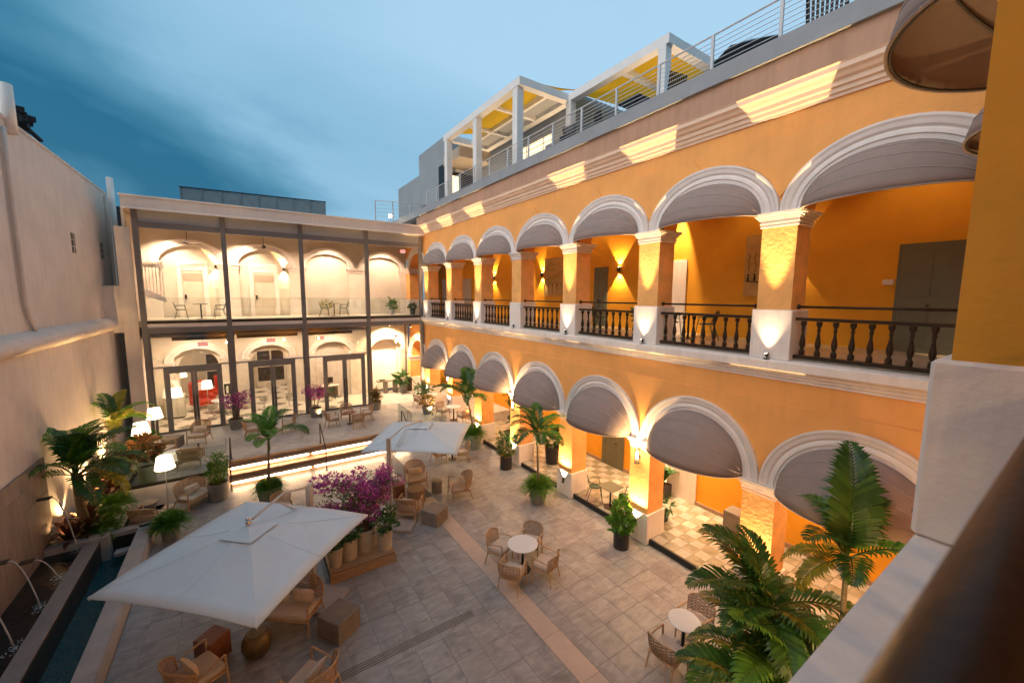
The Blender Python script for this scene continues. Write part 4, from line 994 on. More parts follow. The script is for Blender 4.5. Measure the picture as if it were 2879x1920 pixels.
# small table by the palms
place(din_d, 6.46, 4.17, 0, 1, .02, 'woven armchair with its back to the camera left of the small table by the palms')
place(din_d, 7.60, 4.28, 0, -1, -.05, 'brown woven armchair between the small table and the dark palm fronds')
# under the small umbrella
place(din, 7.72, 15.35, 0, -1, .25, 'woven armchair under the right corner of the small umbrella')
place(din, 6.75, 15.75, 0, 1, .0, 'woven armchair hidden beneath the small umbrella, only its legs in view')
# terrace
place(din, .05, 21.35, TZ, 1, .0, 'terrace armchair left of the potted palm crown facing right')
place(din, 1.55, 21.35, TZ, -1, .05, 'terrace armchair right of the potted palm crown facing left')
place(din, 3.40, 21.05, TZ, 1, .1, 'leftmost of the four armchairs grouped on the terrace before the right glass doors')
place(din, 4.25, 21.85, TZ, -.1, -1, 'rear one of the four grouped terrace armchairs facing the camera')
place(din, 4.42, 20.15, TZ, .0, 1, 'front one of the four grouped terrace armchairs with its back to the camera')
place(din, 5.12, 21.2, TZ, -1, .0, 'rightmost of the four armchairs grouped on the terrace beside the yellow leaved plant')
place(din, 8.65, 19.55, TZ, .3, -1, 'terrace armchair behind the round table by the arcade')
place(din, 9.15, 17.95, TZ, -.15, 1, 'terrace armchair in front of the round table by the arcade')
place(din, 8.35, 22.2, TZ, 1, .1, 'terrace armchair by the arcade corner nearest the glass building')
place(din, .70, 14.3, 0, 0, -1, 'woven armchair peeking over the far corner of the large umbrella')
# lounge chairs
place(lng, 5.10, 14.08, 0, -.12, -1, 'high backed lounge chair right of the umbrella post facing the camera')
place(lng0, 6.20, 12.55, 0, -.97, .22, 'lounge chair facing left beside the small round stool')
place(lng0, 4.15, 12.15, 0, .66, .75, 'lounge chair seen from behind, partly hidden by the umbrella post')
place(lv, .50, 9.50, 0, -.62, -.78, 'woven loveseat with two pillows under the large umbrella')
place(lng0, -1.08, 8.62, 0, .88, .47, 'lounge chair at the bottom left beside the red brown cube')
place(lng0, .66, 7.30, 0, -.62, .78, 'lounge chair cut by the bottom edge beside the floor drain')
place(lvr, -1.72, 16.95, 0, .72, -.69, 'rocking loveseat in front of the terrace wall next to the floor lamp')
place(lng0, -2.78, 15.95, 0, .45, .9, 'lounge chair turned away at the corner of the pool')
place(lng, -1.85, 21.85, TZ, -.30, -.95, 'terrace lounge chair facing the camera below the left glass doors')
place(lng0, -3.0, 20.55, TZ, .93, -.35, 'terrace lounge chair with white pillow beside the potted copper plant')
place(lng0, -1.92, 18.95, TZ, .1, 1, 'terrace lounge chair with its back to the glass railing')
for p in (din, din_d, lng, lng0, lv, lvr): assert p.name in used

# ------------------------------------------------------------------ tables, stools, cubes
def round_table(x, y, z, r, h, label, top='tabletop', foot='black'):
    t = thing('round_table', label, 'table', (x, y, z))
    MB().lathe([(r-.012, h-.025), (r, h-.018), (r, h-.006), (r-.008, h)], 28).build('table_top', top, t, True, None, 30)
    MB().lathe([(r*.55, 0), (r*.55, .02), (.035, .035), (.035, h-.06), (r*.4, h-.04), (r*.4, h-.026)], 16).build('pedestal', foot, t)
    return t
round_table(5.80, 8.07, 0, .40, .74, 'white round table in the open courtyard with four woven chairs')
round_table(7.06, 4.22, 0, .31, .74, 'small pale round table near the dark palms at the lower right')
round_table(7.40, 15.72, 0, .36, .74, 'round table below the small umbrella with a dark pedestal foot')
round_table(.82, 21.3, TZ, .33, .74, 'terrace table hidden behind the crown of the potted palm')
round_table(4.25, 21.05, TZ, .30, .60, 'low dark table among the four grouped terrace armchairs', 'wood_cube')
round_table(8.93, 18.75, TZ, .38, .74, 'pale round terrace table by the arcade')
round_table(9.05, 21.9, TZ, .33, .74, 'round terrace table by the arcade corner', 'tabletop')
round_table(-1.83, 20.75, TZ, .26, .40, 'low round side table before the terrace lounge chair', 'coping', 'potgrey')
round_table(-2.45, 19.5, TZ, .34, .50, 'white low table on the terrace beside the potted copper plant')
def drum(name, label, x, y, z, prof, m, cat='stool'):
    t = thing(name, label, cat, (x, y, z)); h = prof[-1][1]
    MB().lathe(prof, 24, cap=True).build('body', m, t, True, None, 40); r = prof[-1][0]
    MB().lathe([(r-.004, h+.001), (r-.01, h+.012)], 24).build('stool_top', m, t)
drum('drum_stool', 'small grey cylinder stool between two lounge chairs', 5.62, 13.30, 0, [(.19, 0), (.19, .42)], 'stone_cube')
drum('side_table', 'round tapered wicker side table in front of the high backed chair', 4.75, 13.12, 0, [(.34, 0), (.29, .25), (.32, .44)], 'wicker_d', 'side table')
drum('garden_stool', 'barrel shaped bronze garden stool below the near corner of the large umbrella', -.13, 8.98, 0, [(.17, 0), (.22, .06), (.27, .22), (.26, .32), (.21, .43), (.17, .45)], 'bronze')
drum('side_table', 'round grey side table before the terrace wall by the pool', -2.92, 16.9, 0, [(.22, 0), (.20, .2), (.27, .46)], 'stone_cube', 'side table')
def cube(label, x, y, z, sx, sy, h, rz, m, name='cube_table'):
    t = thing(name, label, 'side table', (x, y, z), rz)
    MB().bbox(-sx/2, sx/2, -sy/2, sy/2, 0, h-.006, .008).build('body', m, t); MB().bbox(-sx/2+.012, sx/2-.012, -sy/2+.012, sy/2-.012, h-.006, h, .003).build('table_top', m, t)
cube('large grey stone cube behind the pale stone band', 4.77, 11.50, 0, .60, .62, .46, R(-58), 'stone_cube')
cube('large grey stone cube at the end of the loveseat', 1.36, 8.64, 0, .62, .60, .47, R(-58), 'stone_cube')
cube('red brown wooden cube beside the bottom left lounge chair', -.86, 9.34, 0, .42, .44, .50, R(-50), 'wood_cube')
cube('dark wooden cube behind the umbrella post', 4.28, 13.72, 0, .40, .40, .50, R(8), 'wood_cube')
cube('square stone table on the terrace beside the floor lamp', -2.78, 21.75, TZ, .62, .62, .46, R(-18), 'stone_cube')
cube('dark grey block inside the arcade against its orange wall', 12.1, 5.75, .17, .5, .55, .62, 0, 'stone_cube', 'planter_block')
# console table in the open porch
ct = thing('console_table', 'long console table against the lit wall of the open porch', 'table', (8.0, 26.65, TZ))
MB().bbox(-.85, .85, -.24, .24, .78, .86, .01).build('table_top', 'stone_cube', ct)
for x in (-.3, .35): MB().bbox(x-.11, x+.11, -.2, .2, 0, .78, .01).build('leg', 'stone_cube', ct)
tr = MB().lathe([(.18, 0), (.22, .05)], 14).build('tray', 'dark', None, True, (7.5, 26.65, TZ+.86)); tag(tr, 'dark round tray lying on the console table in the porch', 'tray')
rl = thing('stair_handrail', 'dark sloping handrail on the orange wall beyond the porch post', 'handrail', (9.3, 25.9, TZ)); MB().tube([(0, .9, .9), (0, .3, .95), (0, -1.1, .55), (0, -1.1, 0)], .022, 6).build('bent_rail', 'dark', rl); MB().tube([(0, .9, 0), (0, .9, .9)], .022, 6).build('post', 'dark', rl)

# ------------------------------------------------------------------ metal bistro sets
def wire_chair(name, label, m, group):
    t = thing(name, label, 'chair', (0, 0, 0), 0, group)
    MB().lathe([(.19, .44), (.21, .45), (.21, .465), (.18, .475)], 16).build('seat', m, t, True)
    MB().tube([(.26*math.sin(a), .06-.28*math.cos(a), .66+.0*a) for a in [R(-115+230*i/16) for i in range(17)]], .013, 6).build('armrest', m, t, True)
    b = MB(); b.tube([(-.17, -.16, .46), (-.18, -.25, .70), (-.10, -.28, .83), (.10, -.28, .83), (.18, -.25, .70), (.17, -.16, .46)], .011, 6)
    b.grid(lambda u, v: Vector(((2*u-1)*.155, -.19-.085*v-.02*(1-(2*u-1)**2), .50+.31*v)), 6, 3); b.build('backrest', m, t)
    for sx in (-1, 1):
        MB().tube([(sx*.25, .13, .66), (sx*.20, .19, .45), (sx*.23, .24, 0)], .012, 6).build('leg', m, t)
        MB().tube([(sx*.15, -.13, .45), (sx*.22, -.27, 0)], .012, 6).build('leg', m, t)
    return t
gc = wire_chair('bistro_chair', '', 'greenchair', 'green metal bistro chairs')
place(gc, 9.92, 9.50, .17, .75, -.66, 'green metal chair behind the square table inside the arcade')
place(gc, 10.30, 8.35, .17, -.35, .9, 'green metal chair half hidden by the pillar inside the arcade')
place(gc, -2.45, 25.2, 6.0, 1, .1, 'green balcony chair at the far left of the glass balcony')
place(gc, -.92, 25.2, 6.0, -1, .1, 'green balcony chair right of the left door')
place(gc, 3.95, 25.3, 6.0, 1, -.1, 'green balcony chair in the third bay, on the left of its table')
place(gc, 5.0, 25.3, 6.0, -1, .1, 'green balcony chair in the third bay, on the right of its table')
place(gc, 10.9, 7.5, 6.0, .2, -1, 'dark bistro chair behind the third balustrade, on its left')
place(gc, 10.9, 6.35, 6.0, -.2, 1, 'dark bistro chair behind the second balustrade, next to a pillar')
place(gc, 11.0, 10.6, 6.0, .3, -1, 'dark bistro chair behind the fourth balustrade near the wall light')
def sq_table(x, y, z, s, h, label, m, rz=0):
    t = thing('bistro_table', label, 'table', (x, y, z), rz); MB().bbox(-s, s, -s, s, h-.025, h, .006).build('table_top', m, t); MB().lathe([(.22, 0), (.22, .015), (.03, .03), (.03, h-.025)], 12).build('pedestal', 'black', t)
sq_table(9.93, 8.80, .17, .31, .74, 'dark olive square table inside the arcade on checkered floor', 'greendoor')
sq_table(-1.68, 25.2, 6.0, .28, .74, 'small table between the two green chairs on the left balcony', 'greendoor')
sq_table(4.48, 25.3, 6.0, .28, .74, 'small table between the green chairs in the third balcony bay', 'greendoor')
sq_table(10.95, 6.95, 6.0, .3, .74, 'dark table behind the upper balustrade between two bistro chairs', 'greendoor')

# ------------------------------------------------------------------ umbrellas
def umbrella(cx, cy, rz, s, zr, za, post, label, base=None):
    t = thing('cantilever_umbrella', label, 'umbrella', (cx, cy, 0), rz, 'grey square cantilever umbrellas')
    Ri = Matrix.Rotation(-rz, 3, 'Z')
    ring = []
    for k in range(8):
        a = PI/4*k+PI/4
        r = s*math.sqrt(2) if k % 2 == 0 else s*.985
        ring.append(Vector((r*math.cos(a), r*math.sin(a), zr+(.0 if k % 2 == 0 else .05))))
    apex = Vector((0, 0, za)); c = MB(); NR, NS = 7, 6; vs = [apex]
    for i in range(1, NR+1):
        u = i/NR
        for k in range(8):
            for q in range(NS):
                p = ring[k].lerp(ring[(k+1) % 8], q/NS)
                v = apex.lerp(p, u); v.z -= .075*math.sin(PI*u)*(.6+.4*math.sin(PI*q/NS)); v.z += (.022*math.sin(PI*q/NS)*u)
                vs.append(v)
    m = 8*NS; fs = [(0, 1+k, 1+(k+1) % m) for k in range(m)]
    for i in range(NR-1):
        for k in range(m): a = 1+i*m+k; b = 1+i*m+(k+1) % m; fs.append((a, a+m, b+m, b))
    c.add(vs, fs); ca = c.build('canopy', 'canopy', t, True, None, 9)
    so = ca.modifiers.new('thick', 'SOLIDIFY'); so.thickness = .008
    hm = MB(); edge = [vs[1+(NR-1)*m+k]+Vector((0, 0, -.02)) for k in range(m)]; hm.tube(edge, .016, 4, True); hm.build('hem', 'canopy', t)
    for k in range(8):
        sm = MB(); sm.tube([vs[1+i*m+k*NS]+Vector((0, 0, .003)) for i in range(1, NR)], .006, 4); sm.build('seam', 'canopy', t)
    v = MB(); q = .36
    for k in range(4):
        a = PI/4+PI/2*k; b = a+PI/2
        p0 = Vector((q*1.41*math.cos(a), q*1.41*math.sin(a), za-.105)); p1 = Vector((q*1.41*math.cos(b), q*1.41*math.sin(b), za-.105)); top = Vector((0, 0, za+.03))
        n = 5; v.grid(lambda u, w: top.lerp(p0.lerp(p1, u), w)-Vector((0, 0, .012*math.sin(PI*w))), 6, 4)
    v.build('vent_cap', 'canopy', t, True, None, 25)
    MB().lathe([(.05, .03), (.055, .06), (.02, .085), (.045, .11), (.05, .13), (.03, .165), (.005, .175)], 12, (0, 0, za)).build('finial', 'chrome', t, True)
    P = Ri @ (Vector((post[0], post[1], 0))-Vector((cx, cy, 0))); d = P.normalized(); pz = post[2]
    MB().bar(P, P+Vector((0, 0, pz)), .09, .12).build('mast', 'alu', t)
    MB().bar(P+d*.06, P+Vector((0, 0, pz+.02))+d*.06, .11, .05).build('mast_track', 'alu', t)
    MB().tube([P+Vector((0, 0, pz-.04)), P*.55+Vector((0, 0, max(za+.16, pz+.06))), Vector((0, 0, za+.07))+d*.1], .026, 8).build('arm', 'alu', t, True)
    for s_ in (-.05, .05):
        w = Vector((-d.y, d.x, 0))*s_
        MB().tube([P*.97+Vector((0, 0, pz-.75))+w, P*.45+Vector((0, 0, za+.05))+w], .012, 6).build('strut', 'alu', t)
    MB().tube([P+Vector((0, 0, 1.05)), P+d*.14+Vector((0, 0, 1.05)), P+d*.14+Vector((0, 0, .95))], .012, 6).build('crank_handle', 'alu', t)
    for k in range(8): MB().tube([apex-Vector((0, 0, .09)), apex.lerp(ring[k], .5)-Vector((0, 0, .14)), ring[k]-Vector((0, 0, .05))], .012, 5).build('rib', 'alu', t)
    if base:
        B = Ri @ (Vector((base[0], base[1], 0))-Vector((cx, cy, 0)))
        MB().bbox(B.x-.42, B.x+.42, B.y-.42, B.y+.42, 0, .09, .01).build('base_slab', 'coping', t)
    return t
umbrella(-.13, 9.05, R(46), 1.60, 2.2, 2.70, (1.10, 10.45, 2.62), 'large pale grey square umbrella at the lower left, nearest the camera', (1.22, 9.75))
umbrella(5.09, 13.37, R(54), 1.55, 2.2, 2.70, (3.62, 12.35, 2.72), 'smaller looking pale square umbrella in front of the lit steps', (3.80, 11.85))

# ------------------------------------------------------------------ floor lamps
def floor_lamp(x, y, z, h, label, group, r0=.20, r1=.28, sh=.42):
    t = thing('floor_lamp', label, 'floor lamp', (x, y, z), 0, group)
    MB().lathe([(.16, 0), (.16, .02), (.015, .03)], 14).build('foot', 'alu', t); MB().tube([(0, 0, .02), (0, 0, h-sh+.05)], .014, 8).build('pole', 'alu', t)
    MB().lathe([(r1, h-sh), (r0, h)], 24, cap=False).build('lamp_shade', 'shade', t, True, None, 30); MB().lathe([(.03, h-sh+.1), (.045, h-sh+.2), (.01, h-sh+.27)], 8).build('bulb', 'shade', t, True); point('floor_lamp_light', (x, y, z+h-sh*.5), 9, WARM2, .05)
GLP = 'lit white floor lamps outdoors'
floor_lamp(-2.46, 17.32, 0, 1.78, 'lit floor lamp standing in front of the terrace glass, nearest the camera', GLP)
floor_lamp(-3.38, 19.75, TZ, 1.72, 'lit floor lamp on the terrace close to the left wall palm', GLP)
floor_lamp(-3.30, 22.0, TZ, 1.72, 'lit floor lamp on the terrace beside the glass doors', GLP)
GLI = 'lit lamps inside the lobby'
floor_lamp(-3.0, 26.1, TZ, 1.75, 'lit white shade inside the lobby left of the red chair, the front one', GLI, .2, .26, .45)
floor_lamp(-3.1, 29.5, TZ, 2.2, 'lit white shade inside the lobby behind the front left lamp', GLI, .2, .26, .45)
floor_lamp(-1.78, 26.6, TZ, 1.9, 'lit white shade inside the lobby right of the red chair', GLI, .2, .25, .42)
def pendant(x, y, z, label):
    t = thing('pendant_lamp', label, 'pendant lamp', (x, y, z), 0, GLI); MB().lathe([(.24, 0), (.14, .36)], 18).build('lamp_shade', 'shade', t, True, None, 30); MB().tube([(0, 0, .3), (0, 0, .95)], .01, 5).build('cord', 'black', t)
pendant(-1.9, 29.0, 3.9, 'lit white pendant seen through the left inner arch')
def lantern(x, y, z, label, group, h=.42):
    t = thing('wall_lantern', label, 'lantern', (x, y, z), 0, group)
    MB().lathe([(.075, 0), (.075, h)], 12, cap=False).build('glass_cylinder', 'glass', t, True); MB().lathe([(.085, h), (.085, h+.03)], 12).build('cap', 'dark', t); MB().lathe([(.08, -.03), (.08, 0)], 12).build('base', 'dark', t)
    MB().lathe([(.03, .1), (.03, .3)], 8).build('bulb', 'bulb', t); MB().box(.05, .16, -.02, .02, .12, .2).build('bracket', 'dark', t)
for k, nm in ((2, 'second pillar from the camera'), (4, 'fourth pillar from the camera'), (6, 'sixth pillar from the camera')):
    lantern(9.32, YC(k), 2.42+.0, 'glass cylinder lantern on the ground floor '+nm, 'glass lanterns on the arcade pillars')
    point('lantern_light', (9.22, YC(k), 2.95), 26, WARM, .05)
    spot('lantern_uplight', (9.30, YC(k), 3.05), (.16, 0, 1), 60, 55, 1.0, WARM, .05)
hl = thing('hanging_lantern', 'hanging glass lantern in the open porch', 'lantern', (8.1, 25.4, 4.1)); MB().lathe([(.13, 0), (.13, .5)], 8, cap=False).build('glass_cylinder', 'glass', hl); MB().lathe([(.14, .5), (.03, .6)], 8).build('cap', 'bronze', hl); MB().lathe([(.04, .12), (.04, .32)], 8).build('bulb', 'bulb', hl); MB().tube([(0, 0, .6), (0, 0, 1.3)], .008, 5).build('chain', 'dark', hl)

# ceiling fans on the balcony
def fan(x, y, zt, label):
    t = thing('ceiling_fan', label, 'ceiling fan', (x, y, zt), .3, 'ceiling fans of the upper balcony')
    MB().tube([(0, 0, 0), (0, 0, -.75)], .014, 6).build('rod', 'black', t); MB().lathe([(.05, -.90), (.11, -.86), (.09, -.76), (.03, -.72)], 12).build('motor', 'dark', t)
    for k in range(3):
        M = Matrix.Rotation(2*PI*k/3, 4, 'Z'); MB().box(.08, .68, -.055, .055, -.84, -.83, M).build('blade', 'steel_mid', t)
fan(-2.05, 25.6, 10.55, 'ceiling fan under the balcony ceiling in the first bay'); fan(1.15, 25.6, 10.55, 'ceiling fan under the balcony ceiling in the second bay')

# lobby furniture seen through the glass
rc = thing('wing_chair', 'red leather wing chair inside the lobby behind the left doors', 'armchair', (-2.15, 28.6, TZ), face(.6, -.8))
MB().bbox(-.4, .4, -.35, .4, .22, .5, .04).build('seat', 'red', rc); MB().bbox(-.42, .42, -.5, -.3, .25, 1.55, .06).build('backrest', 'red', rc)
for s in (-1, 1): MB().bbox(s*.42-.07, s*.42+.07, -.4, .38, .25, .72, .04).build('armrest', 'red', rc); MB().bbox(s*.43-.05, s*.43+.05, -.4, -.05, .72, 1.5, .04).build('wing', 'red', rc)
rc2 = dup(rc, (-1.55, 30.2, TZ), face(-.9, -.4), 'second red wing chair deeper inside the lobby'); rc['group'] = rc2['group'] = 'red wing chairs in the lobby'
wc = thing('reception_cabinet', 'white cabinet inside the lobby under the left lamps', 'cabinet', (-3.15, 27.0, TZ)); MB().bbox(-.42, .38, -.25, .25, .08, 1.25, .02).build('body', 'chairwhite', wc); MB().box(-.36, .32, -.2, .2, 0, .08).build('plinth', 'dark', wc)
def shell(x, y, a, label):
    t = thing('shell_chair', label, 'chair', (x, y, TZ), a, 'white shell chairs in the lobby')
    MB().grid(lambda u, v: Vector((.3*math.sin((2*u-1)*1.5)*(.5+.5*v), -.3*math.cos((2*u-1)*1.5)*(.45+.55*v)+.05, .42+.42*v*v*(1-.45*abs(2*u-1)**2))), 12, 6).build('shell', 'chairwhite', t, True); MB().lathe([(.22, .40), (.28, .44), (.2, .46)], 14).build('seat', 'chairwhite', t, True); MB().lathe([(.2, 0), (.2, .02), (.025, .05), (.025, .4)], 10).build('pedestal', 'alu', t)
shell(-1.55, 26.0, .6, 'white shell chair inside the lobby in front of the round table'); shell(-.75, 26.4, 2.2, 'white shell chair inside the lobby right of the round table'); shell(-1.2, 27.8, 3.3, 'white shell chair inside the lobby behind the round table')
shell(.75, 26.5, -.9, 'white shell chair behind the middle glass doors, left one'); shell(2.0, 26.4, .9, 'white shell chair behind the middle glass doors, right one'); shell(1.3, 30.2, 0, 'beige shell chair deep inside behind the middle doors')
round_table(-1.25, 26.9, TZ, .45, .72, 'white round table inside the lobby behind the left doors')
dk = thing('desk', 'small desk with a screen inside behind the right glass doors', 'desk', (4.35, 27.5, TZ)); MB().bbox(-.6, .6, -.3, .3, .72, .78, .01).build('desk_top', 'white', dk); MB().box(-.55, .55, .2, .25, .1, .72).build('modesty_panel', 'teak', dk)
for x in (-.55, .55): MB().box(x-.03, x+.03, -.26, .26, 0, .72).build('leg', 'white', dk)
mo = thing('monitor', 'black computer screen on the desk behind the right doors', 'monitor', (4.35, 27.6, TZ+.78)); MB().bbox(-.28, .28, -.02, .02, .12, .48, .006).build('screen', 'black', mo); MB().lathe([(.12, 0), (.12, .012), (.025, .02), (.025, .15)], 10).build('stand', 'black', mo)
place(gc, 4.35, 26.85, TZ, 0, 1, 'light chair at the desk behind the right glass doors', 'chairs in the lobby')
cb = thing('display_cabinet', 'tall glazed cabinet against the far wall seen through the left inner arch', 'cabinet', (-1.35, 33.3, TZ)); MB().box(-.9, .9, -.2, .2, 0, 3.9).build('body', 'beige', cb)
for i in range(2):
    for j in range(3): MB().box(-.8+.85*i, -.05+.85*i, -.22, -.2, .4+1.15*j, 1.4+1.15*j).build('pane', 'dark', cb)
cb2 = dup(cb, (1.5, 33.3, TZ), 0, 'tall glazed cabinet against the far wall seen through the middle arch'); cb['group'] = cb2['group'] = 'glazed cabinets in the lobby'
fe = thing('fire_extinguisher_box', 'fire extinguisher cabinet on the pier between the left and middle doors', 'cabinet', (-.92, YW-.07, 1.95)); MB().bbox(-.19, .19, -.04, .04, -.34, .38, .01).build('box', 'white', fe); MB().box(-.14, .14, -.05, -.04, -.28, .32).build('door', 'dark', fe); MB().lathe([(.06, -.2), (.06, .12), (.02, .2)], 8, (0, -.06, 0)).build('extinguisher', 'chairwhite', fe)

# artwork on the upper gallery wall: plain generic sketches
def art(y0, y1, z0, z1, label, k):
    t = thing('wall_art', label, 'picture', (12.46, (y0+y1)/2, (z0+z1)/2), 0, 'sketch panels on the upper gallery wall'); a, b = (y1-y0)/2, (z1-z0)/2
    MB().box(-.01, .03, -a, a, -b, b).build('canvas', 'artpaper', t)
    m = MB(); rnd = random.Random(k)
    if k == 1:
        for i in range(9): z = b*.95-i*.07; m.bar((-.014, a*.95, z), (-.014, a*rnd.uniform(-.6, .6), z+rnd.uniform(-.01, .01)), .004, .012)
        for i in range(4): c = a*(.75-.45*i); m.tube([(-.014, c+.16*math.cos(q), -b*.55+.22*math.sin(q)) for q in [PI*i_/8 for i_ in range(9)]], .008, 4); m.bar((-.014, c+.16, -b*.95), (-.014, c+.16, -b*.55), .004, .014)
        m.bar((-.014, a*.9, -b*.2), (-.014, -a*.9, b*.25), .004, .02); m.bar((-.014, a*.9, -b*.3), (-.014, -a*.9, b*.1), .004, .012)
    else:
        for i in range(6):
            y = a*(.8-.3*i); pts = [(-.014, y+rnd.uniform(-.035, .035), b*.45-q*.05) for q in range(12)]; m.tube(pts, .007, 4)
        for i in range(6): y = a*(.8-.3*i); m.lathe([(.02, 0), (.03, .06), (.015, .14), (.03, .2)], 6, (-.014, y, -b*.5))
        m.bar((-.014, a*.9, -b*.5), (-.014, -a*.9, -b*.62), .004, .03)
    m.build('drawing', 'ink', t)
art(14.3, 15.75, 7.25, 9.03, 'tall sketch of arches hanging in the upper gallery, fourth arch', 1); art(5.0, 6.2, 7.25, 9.0, 'sketch with handwriting half hidden behind the second pillar', 2)
# ------------------------------------------------------------------ plants
def frond(rnd, L_, leaf, n, droop, width=.05, fold=.35, tipdroop=.9):
    """one palm frond leaving the origin along +Y, arching over; leaflets on both sides"""
    m = MB(); seg = 14; pts = []; y = z = 0.0; ang = R(68)
    for i in range(seg+1):
        pts.append(Vector((0, y, z))); t = i/seg; s = L_/seg; y += s*math.cos(ang); z += s*math.sin(ang); ang -= droop/seg*(.5+1.0*t)
    m.tube(pts, [.018*(1-.8*i/seg)+.003 for i in range(seg+1)], 4)
    def at(t):
        f = t*seg; i = min(int(f), seg-1); return pts[i].lerp(pts[i+1], f-i), (pts[i+1]-pts[i]).normalized()
    for k in range(n):
        t = .16+.84*k/(n-1); p, d = at(t); ln = leaf*(math.sin(PI*min(1, .18+.80*t))**.7)*rnd.uniform(.88, 1.08)
        side = Vector((1, 0, 0)); nrm = side.cross(d)
        for s in (-1, 1):
            sp = .55+.75*t
            dirv = (side*s*1.0+d*sp+nrm*fold+Vector((0, 0, rnd.uniform(-.08, .08)))).normalized()
            w = width*(.75+.5*math.sin(PI*t)); wv = (d-dirv*d.dot(dirv)).normalized()*w*.5
            q0 = p; q1 = p+dirv*ln*.38; q2 = p+dirv*ln*.72+Vector((0, 0, -.10*ln*tipdroop)); q3 = p+dirv*ln*.96+Vector((0, 0, -.34*ln*tipdroop))
            m.add([q0-wv*.35, q0+wv*.35, q1-wv, q1+wv, q2-wv*.85, q2+wv*.85, q3], [(0, 1, 3, 2), (2, 3, 5, 4), (4, 5, 6)])
    return m
FR = {}
def frond_mesh(kind, variant, m):
    k = (kind, variant, m)
    if k not in FR:
        rnd = random.Random(variant*17+len(kind)); p = dict(big=(1.5, .50, 25, 1.9, .048), mid=(1.15, .40, 22, 1.7, .042), small=(.8, .28, 18, 1.5, .036), long=(1.9, .58, 30, 1.5, .048))[kind]
        o = frond(rnd, p[0]*rnd.uniform(.9, 1.1), p[1], p[2], p[3]*rnd.uniform(.8, 1.2), p[4]).build('frond', m); FR[k] = o.data; bpy.data.objects.remove(o)
    return FR[k]
def add_frond(parent, kind, loc, az, tilt=0, m='palm', v=None, s=1.0, roll=0):
    """az: compass heading of the frond (radians, 0 = +Y, clockwise to +X); tilt > 0 bends it lower"""
    o = link('frond', frond_mesh(kind, random.randrange(4) if v is None else v, m), parent, loc); o.rotation_mode = 'XYZ'
    M = Matrix.Rotation(-az, 4, 'Z') @ Matrix.Rotation(-tilt, 4, 'X') @ Matrix.Rotation(roll, 4, 'Y')
    o.rotation_euler = M.to_euler(); o.scale = (s, s, s); return o
def leaf_cloud(n, fn, size, ratio=.5, rnd=random, up=.3, fold=True, tips=3):
    m = MB()
    for _ in range(n):
        p, nrm = fn(); d = Vector((rnd.gauss(0, 1), rnd.gauss(0, 1), rnd.gauss(0, .6)+up)).normalized(); d = (d+nrm*.8).normalized()
        a = d.cross(Vector((rnd.gauss(0, 1), rnd.gauss(0, 1), rnd.gauss(0, 1)))).normalized(); l = size*rnd.uniform(.65, 1.25); w = l*ratio*.5; b = a.cross(d)
        m.add([p, p+d*l*.45+a*w+b*w*.25, p+d*l, p+d*l*.45-a*w+b*w*.25], [(0, 1, 2), (0, 2, 3)])
    return m
def blob(c, r, rnd=random, shell=.55):
    c = Vector(c); r = Vector(r)
    def fn():
        d = Vector((rnd.gauss(0, 1), rnd.gauss(0, 1), rnd.gauss(0, 1))).normalized(); k = shell+(1-shell)*rnd.random()
        return Vector((c.x+d.x*r.x*k, c.y+d.y*r.y*k, c.z+d.z*r.z*k)), d
    return fn
def multi(blobs, rnd=random):
    fs = [blob(*b, rnd) for b in blobs]; ws = [b[1][0]*b[1][1]*b[1][2] for b in blobs]
    return lambda: rnd.choices(fs, ws)[0]()
def fern(m, c, r, n, rnd=random):
    """feathery mass: thin arching wisps"""
    c = Vector(c)
    for _ in range(n):
        a = rnd.random()*2*PI; e = rnd.uniform(.15, 1.35); d = Vector((math.cos(a)*math.cos(e), math.sin(a)*math.cos(e), math.sin(e))); l = r*rnd.uniform(.7, 1.15)
        p0 = c+Vector((math.cos(a), math.sin(a), 0))*r*.25*rnd.random(); prev = p0
        side = d.cross(Vector((0, 0, 1))).normalized()
        for k in range(1, 4):
            t = k/3; q = p0+d*l*t+Vector((0, 0, -.55*l*t*t*(1-.3*math.sin(e))))
            w = .022*r*(1.4-t)+.004
            m.add([prev-side*w, prev+side*w, q+side*w*.8, q-side*w*.8], [(0, 1, 2, 3)])
            for s in (-1, 1):
                bq = prev.lerp(q, .5); tip = bq+side*s*.13*r+d*.05*r+Vector((0, 0, rnd.uniform(-.06, .06)*r)); m.add([bq, bq+d*.035*r, tip], [(0, 1, 2)])
                bq = q; tip = bq+side*s*.10*r+d*.07*r+Vector((0, 0, rnd.uniform(-.06, .05)*r)); m.add([bq, bq-d*.035*r, tip], [(0, 1, 2)])
            prev = q
    return m
def pot(parent, r0, r1, h, m, soil=True, round_=True, z=0):
    p = MB().lathe([(r0, z), (r1, z+h), (r1-.02, z+h), (r1-.03, z+h-.05)], 24, cap=False).build('pot', m, parent, True, None, 35)
    if soil: MB().lathe([(r1-.03, z+h-.06), (r1-.03, z+h-.045)], 18).build('soil', 'soil', p)
    return p
def trunk(parent, pts, r, m='trunk'):
    return MB().tube(pts, r, 8).build('trunk', m, parent, True)
PG = 'potted palms in the courtyard'
